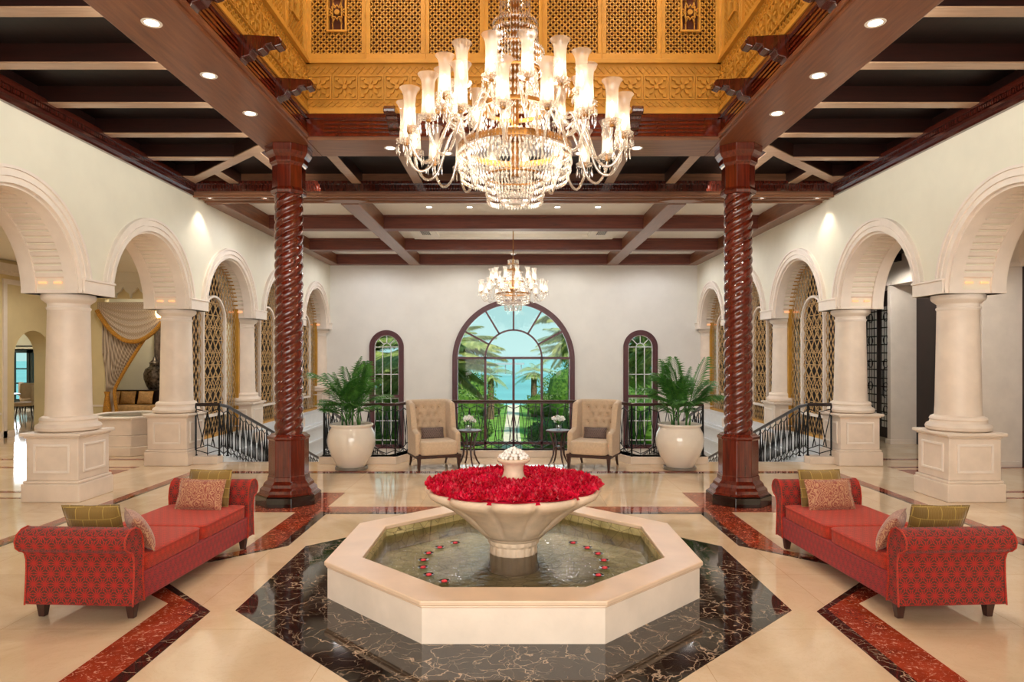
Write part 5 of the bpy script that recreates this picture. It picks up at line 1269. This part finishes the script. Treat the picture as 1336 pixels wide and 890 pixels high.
m.tube(pts, .045, 8); m.build('fringe', 'fringe', CU, smooth=True)
m = MB(); rows = []
for i in range(25):      # swag: catenary folds
    v = i/24; row = []
    for j in range(41):
        u = j/40; x = -.62+1.95*u; sag = (1-(2*u-1)**2); z = 3.38-.25*u*v*.2-v*(.22+sag*.82)+.0; row.append((x, -.10-.05*sin(v*pi*11)*sag-.05*sag, z))
    rows.append(row)
m.grid(rows); m.build('swag', 'curtain', CU, smooth='all', fix=False)
m = MB(); m.tube([(x, y-.03, z) for x, y, z in rows[-1]], .06, 8); m.build('fringe', 'fringe', CU, smooth=True)
m = MB(); m.lathe([(.09,.0),(.14,.1),(.10,.5),(.05,.85),(.08,.95)], 14, c=(-.36, -.1, .02)); m.build('tassel', 'fringe', CU, smooth=True)
CU2 = empty('curtain', 'dark taupe curtain hanging behind the swagged one', 'curtain', (-10.0, 20.3, 0))
m = MB(); rows = [[(-.7+1.4*j/50, .07*sin(j*1.4), 3.5-3.4*i/6) for j in range(51)] for i in range(7)]; m.grid(rows); m.build('drape', 'curtain_dark', CU2, smooth='all', fix=False)
BN = empty('bench_sofa', 'dark carved wooden bench with tan cushions behind the swagged curtain', 'bench', (-10.75, 19.35, 0))
m = MB(); m.box(-1.1, 1.1, -.4, .4, .0, .34); m.build('seat_box', 'dark_door', BN, bevel=.02)
for e in (-1, 1): m = MB(); m.box(e*1.1-.06, e*1.1+.06, -.42, .42, 0, .95); m.build('side_panel', 'dark_door', BN, bevel=.02)
m = MB(); m.box(-1.1, 1.1, .36, .44, .3, .95); m.build('back_panel', 'dark_door', BN, bevel=.02)
m = MB(); m.rbox(0, -.02, .44, 2.1, .78, .2, .2); m.build('seat_cushion', 'rug', BN, smooth='all')
tc0 = None
for i, (x, lb) in enumerate(((-.75, 'left end'), (-.3, 'left of centre'), (.2, 'right of centre'))):
    if tc0 is None: tc0 = o = pillow('cushion', 'rug', .42, .36, .13, 'fringe')
    else: o = copy_tree(tc0)
    o.location = (-10.75+x, 19.55, .74); o.rotation_euler = (radians(-15), 0, 0); tag(o, 'tan throw cushion on the carved bench, at its %s' % lb, 'cushion', 'tan cushions on the bench')
LP = empty('table_lamp', 'pierced metal lantern standing behind the bench in the side room', 'lamp', (-10.6, 20.15, 0))
m = MB(); m.lathe([(.18,0),(.18,.75),(.2,.78),(.2,.8),(.0,.8)], 16); m.build('stand', 'dark_door', LP, smooth=True)
m = MB(); m.lathe([(.12,.8),(.16,.84),(.14,.92),(.22,1.05),(.29,1.25),(.30,1.4),(.25,1.55),(.14,1.62),(.13,1.7),(.16,1.72),(.06,1.82),(.03,1.9),(0,1.92)], 24); m.build('lantern_body', 'pierced', LP, smooth=True)
SC = empty('wall_lantern', 'brass wall lantern glowing beside the curtain swag', 'lamp', (-9.42, 18.35, 3.0))
m = MB(); m.tube([(.15,.1,-.1),(0,0,-.18),(-.1,-.05,-.05)], .015, 6); m.tube([(.15,.1,-.1),(.15,.0,.1)], .02, 6); m.build('bracket', 'brass', SC)
for dx in (-.1, .12): m = MB(); m.lathe([(.03,-.05),(.07,0),(.08,.12),(.03,.16)], 12, c=(dx,-.05,0)); m.build('lantern_glass', 'sconce', SC, smooth=True)
# dining chairs and glazed doors seen through the far arch
def dining_chair():
    r = empty('dining_chair', 'x', 'chair', (0,0,0), 0, 'dining chairs beyond the arch')
    m = MB(); m.rbox(0, 0, .46, .5, .5, .12, .25, 8); m.build('seat', 'rug_pale', r, smooth='all')
    m = MB(); m.rbox(0, .23, .78, .48, .08, .5, .25, 8); m.build('backrest', 'rug_pale', r, smooth='all')
    for a in (-1, 1):
        for b in (-1, 1): m = MB(); m.tube([(a*.2, b*.2, .42), (a*.23, b*.25, 0)], [.025, .015], 6); m.build('leg', 'dark_door', r)
    return r
dc = dining_chair(); dc.location = (-15.0, 20.9, 0); dc.rotation_euler = (0,0,-1.1); dc['label'] = 'pale dining chair nearest the arch, seen at the left edge'
copy_tree(dc, None, (-16.0, 22.6, 0), .9, 'pale dining chair turned towards the glazed doors beyond the arch'); copy_tree(dc, None, (-16.9, 23.8, 0), 2.4, 'pale dining chair farthest from the arch, near the glazed doors')
DT = empty('dining_table', 'dark dining table beyond the left arch', 'table', (-16.0, 21.2, 0))
m = MB(); m.lathe([(0,.72),(.55,.72),(.56,.75),(0,.76)], 32); m.build('table_top', 'dark_door', DT, smooth=True); m = MB(); m.lathe([(.3,0),(.3,.03),(.05,.06),(.05,.72)], 20); m.build('pedestal', 'dark_door', DT, smooth=True)
DW = empty('window_4', 'dark teal glazed doors with daylight at the far end of the dining room', 'window', (-18.3, 25.8, 0)); DW['kind'] = 'structure'
m = MB()
for x in (-1.75, -.05, .05, 1.75, 2.6, -2.6): m.box(x-.07, x+.07, 0, .12, 0, 2.15)
m.box(-2.7, 2.7, 0, .12, 2.05, 2.2); m.box(-2.7, 2.7, 0, .12, 0, .3)
for z in (.9, 1.45): m.box(-2.7, 2.7, .03, .09, z-.025, z+.025)
for x in (-1.2, -.6, .6, 1.2): m.box(x-.025, x+.025, .03, .09, 0, 2.1)
m.build('door_frame', 'teal_wood', DW)
m = MB(); m.add([(-2.7,.06,0),(2.7,.06,0),(2.7,.06,2.1),(-2.7,.06,2.1)], [(0,1,2,3)]); m.build('pane', 'glass', DW, fix=False)
m = MB(); m.tube([(-20.6, 25.5, 2.3), (-15.8, 25.5, 2.3)], .03, 8); tag(m.build('curtain_rod', 'dark_door'), 'dark curtain rod above the glazed doors', 'curtain rod')
m = MB(); rows = [[(-17.72+.35*j/20, 25.45+.04*sin(j*1.3), 2.28-2.25*i/4) for j in range(21)] for i in range(5)]; m.grid(rows); tag(m.build('curtain', 'curtain_dark', None, smooth='all', fix=False), 'narrow grey curtain at the right side of the glazed doors', 'curtain')
light('dining_daylight', 'AREA', (-18.3, 25.2, 1.6), 200, DAY, (radians(-90), 0, 0), 3.5, 2)
light('alcove_glow', 'POINT', (-9.9, 19.2, 3.6), 45, (1, .9, .75), size=.2)
# ================================================================= GARDEN
m = MB(); m.box(-60, 60, 21.7, 62, -2.7, -2.5); tag(m.build('lawn', 'lawn'), 'bright green garden lawn beyond the windows', 'lawn', kind='stuff')
m = MB(); m.poly([(-.6,21.7),(.55,21.7),(.35,40),(.5,62),(-.5,62),(-.55,40)], -2.5, -2.48); struct(m.build('garden_path', 'path'), 'sandy path across the lawn')
m = MB(); m.box(-500, 500, 62, 2500, -3.2, -3.0); tag(m.build('sea', 'sea'), 'turquoise sea beyond the garden', 'sea', kind='stuff')
m = MB(); m.box(-400, 400, 2300, 2400, -3, 3); struct(m.build('far_shore', 'grey_stone'), 'low hazy far shore')
PI_ = empty('pier', 'long low pier on stilts crossing the sea', 'pier', (0, 190, -3))
m = MB(); m.box(-10, 3, -1, 1, 2.6, 3.1); m.build('deck', 'grey_stone', PI_)
for i in range(6): m = MB(); m.box(-9+i*2.2, -8.7+i*2.2, -.3, .3, 0, 2.6); m.build('pile', 'grey_stone', PI_)
def date_palm(label, loc, h, L, n, seed, lean=0, nl=84):
    r = empty('palm_tree', label, 'palm tree', loc, 0, 'garden palms'); rnd = random.Random(seed)
    m = MB(); pts = [(lean*t/8*t/8, 0, h*t/8) for t in range(9)]; m.tube(pts, [.26-.06*t/8+.02*(t % 2) for t in range(9)], 10); m.build('trunk', 'trunk', r, smooth=True)
    base = frond(L, .62, 1.0, nl, L*.22, seed=seed, w=.026*L/2.4, start=.16).build('frond', 'date_leaf', r, fix=False)
    base2 = frond(L*.95, .15, 1.0, nl, L*.22, seed=seed+1, w=.026*L/2.4, start=.16).build('frond', 'date_leaf', r, fix=False)
    for i in range(n):
        src = base if i % 2 == 0 else base2
        if i < 2: o = src
        else: o = src.copy(); COL.objects.link(o); o.parent = r
        o.location = (lean, 0, h); o.rotation_euler = (rnd.uniform(-.2,.2), rnd.uniform(-.35, .35), i*2.4+rnd.uniform(-.2,.2)); s_ = rnd.uniform(.85, 1.1); o.scale = (s_,)*3
    return r
date_palm('big garden palm whose crown fills the left side of the large window', (-2.9, 26.0, -2.5), 4.2, 3.1, 54, 3)
date_palm('big garden palm whose fronds hang into the upper right of the large window', (3.5, 25.5, -2.5), 5.9, 3.3, 54, 9)
date_palm('darker palm with a visible trunk right of centre in the large window', (3.1, 36, -2.5), 4.9, 2.7, 30, 14, nl=40)
date_palm('small distant palm left of centre near the sea', (-1.6, 48, -2.5), 3.0, 2.0, 18, 21, nl=24)
date_palm('small distant palm right of centre near the sea', (1.5, 50, -2.5), 3.2, 2.0, 18, 24, nl=24)
date_palm('palm seen through the narrow left window', (-6.4, 29, -2.5), 4.2, 2.9, 36, 31)
date_palm('palm seen through the narrow right window', (6.6, 28, -2.5), 5.0, 2.9, 36, 37)
date_palm('low bushy palm behind the large left palm', (-4.2, 35, -2.5), 4.6, 2.8, 34, 41)
def bush(label, loc, rx, ry, rz, n, seed):
    rnd = random.Random(seed); m = MB(); m.rbox(0, 0, rz*.45, rx*1.7, ry*1.7, rz*.9, .7, 8)
    for _ in range(n):
        u = Vector((rnd.gauss(0,1), rnd.gauss(0,1), rnd.gauss(.2,1))).normalized(); c = Vector((u.x*rx, u.y*ry, rz*.5+u.z*rz*.5)) * rnd.uniform(.88, 1.02)
        a = Vector((rnd.gauss(0,1), rnd.gauss(0,1), rnd.gauss(0,1))).normalized(); b = u.cross(a).normalized(); s_ = rnd.uniform(.05, .11)
        m.add([c-a*s_, c+b*s_*.6, c+a*s_, c-b*s_*.6], [(0,1,2,3)])
    m.v = [(x, y, max(z, 0)) for x, y, z in m.v]
    return tag(m.build('bush', 'bush', None, fix=False, loc=loc), label, 'bush', 'garden bushes')
date_palm('leafy palm low at the far left edge of the large window', (-4.6, 30, -2.5), 3.2, 2.9, 40, 51)
date_palm('leafy palm low at the far right edge of the large window', (4.6, 31, -2.5), 3.9, 2.9, 40, 52)
bush('dense green thicket behind the palms left of the view to the sea', (-5.2, 46, -2.5), 4.0, 2, 3.9, 4200, 61)
bush('dense green thicket behind the palms right of the view to the sea', (6.0, 46, -2.5), 4.4, 2, 4.3, 4200, 62)
bush('round clipped bush right of the path, nearest the house', (2.1, 31, -2.5), 1.5, 1.1, 1.7, 2600, 1)
bush('leafy bush left of the path', (-2.6, 34, -2.5), 1.6, 1.2, 1.6, 2600, 2)
bush('tall leafy hedge at the right of the large window', (5.2, 36, -2.5), 2.6, 1.4, 3.0, 3600, 3)
bush('tall hedge seen at the left of the large window', (-5.8, 40, -2.5), 3, 1.4, 3.0, 3600, 4)
bush('low bush by the sea left of the path', (-2.4, 50, -2.5), 1.7, 1.1, 1.6, 1500, 5)
bush('low bush by the sea right of the path', (3.0, 50, -2.5), 2.4, 1.1, 1.9, 1500, 6)
bush('hedge seen through the narrow left window', (-7.0, 33, -2.5), 2.2, 1.2, 2.6, 2600, 7)
bush('hedge seen through the narrow right window', (7.6, 34, -2.5), 2.4, 1.2, 2.6, 2600, 8)
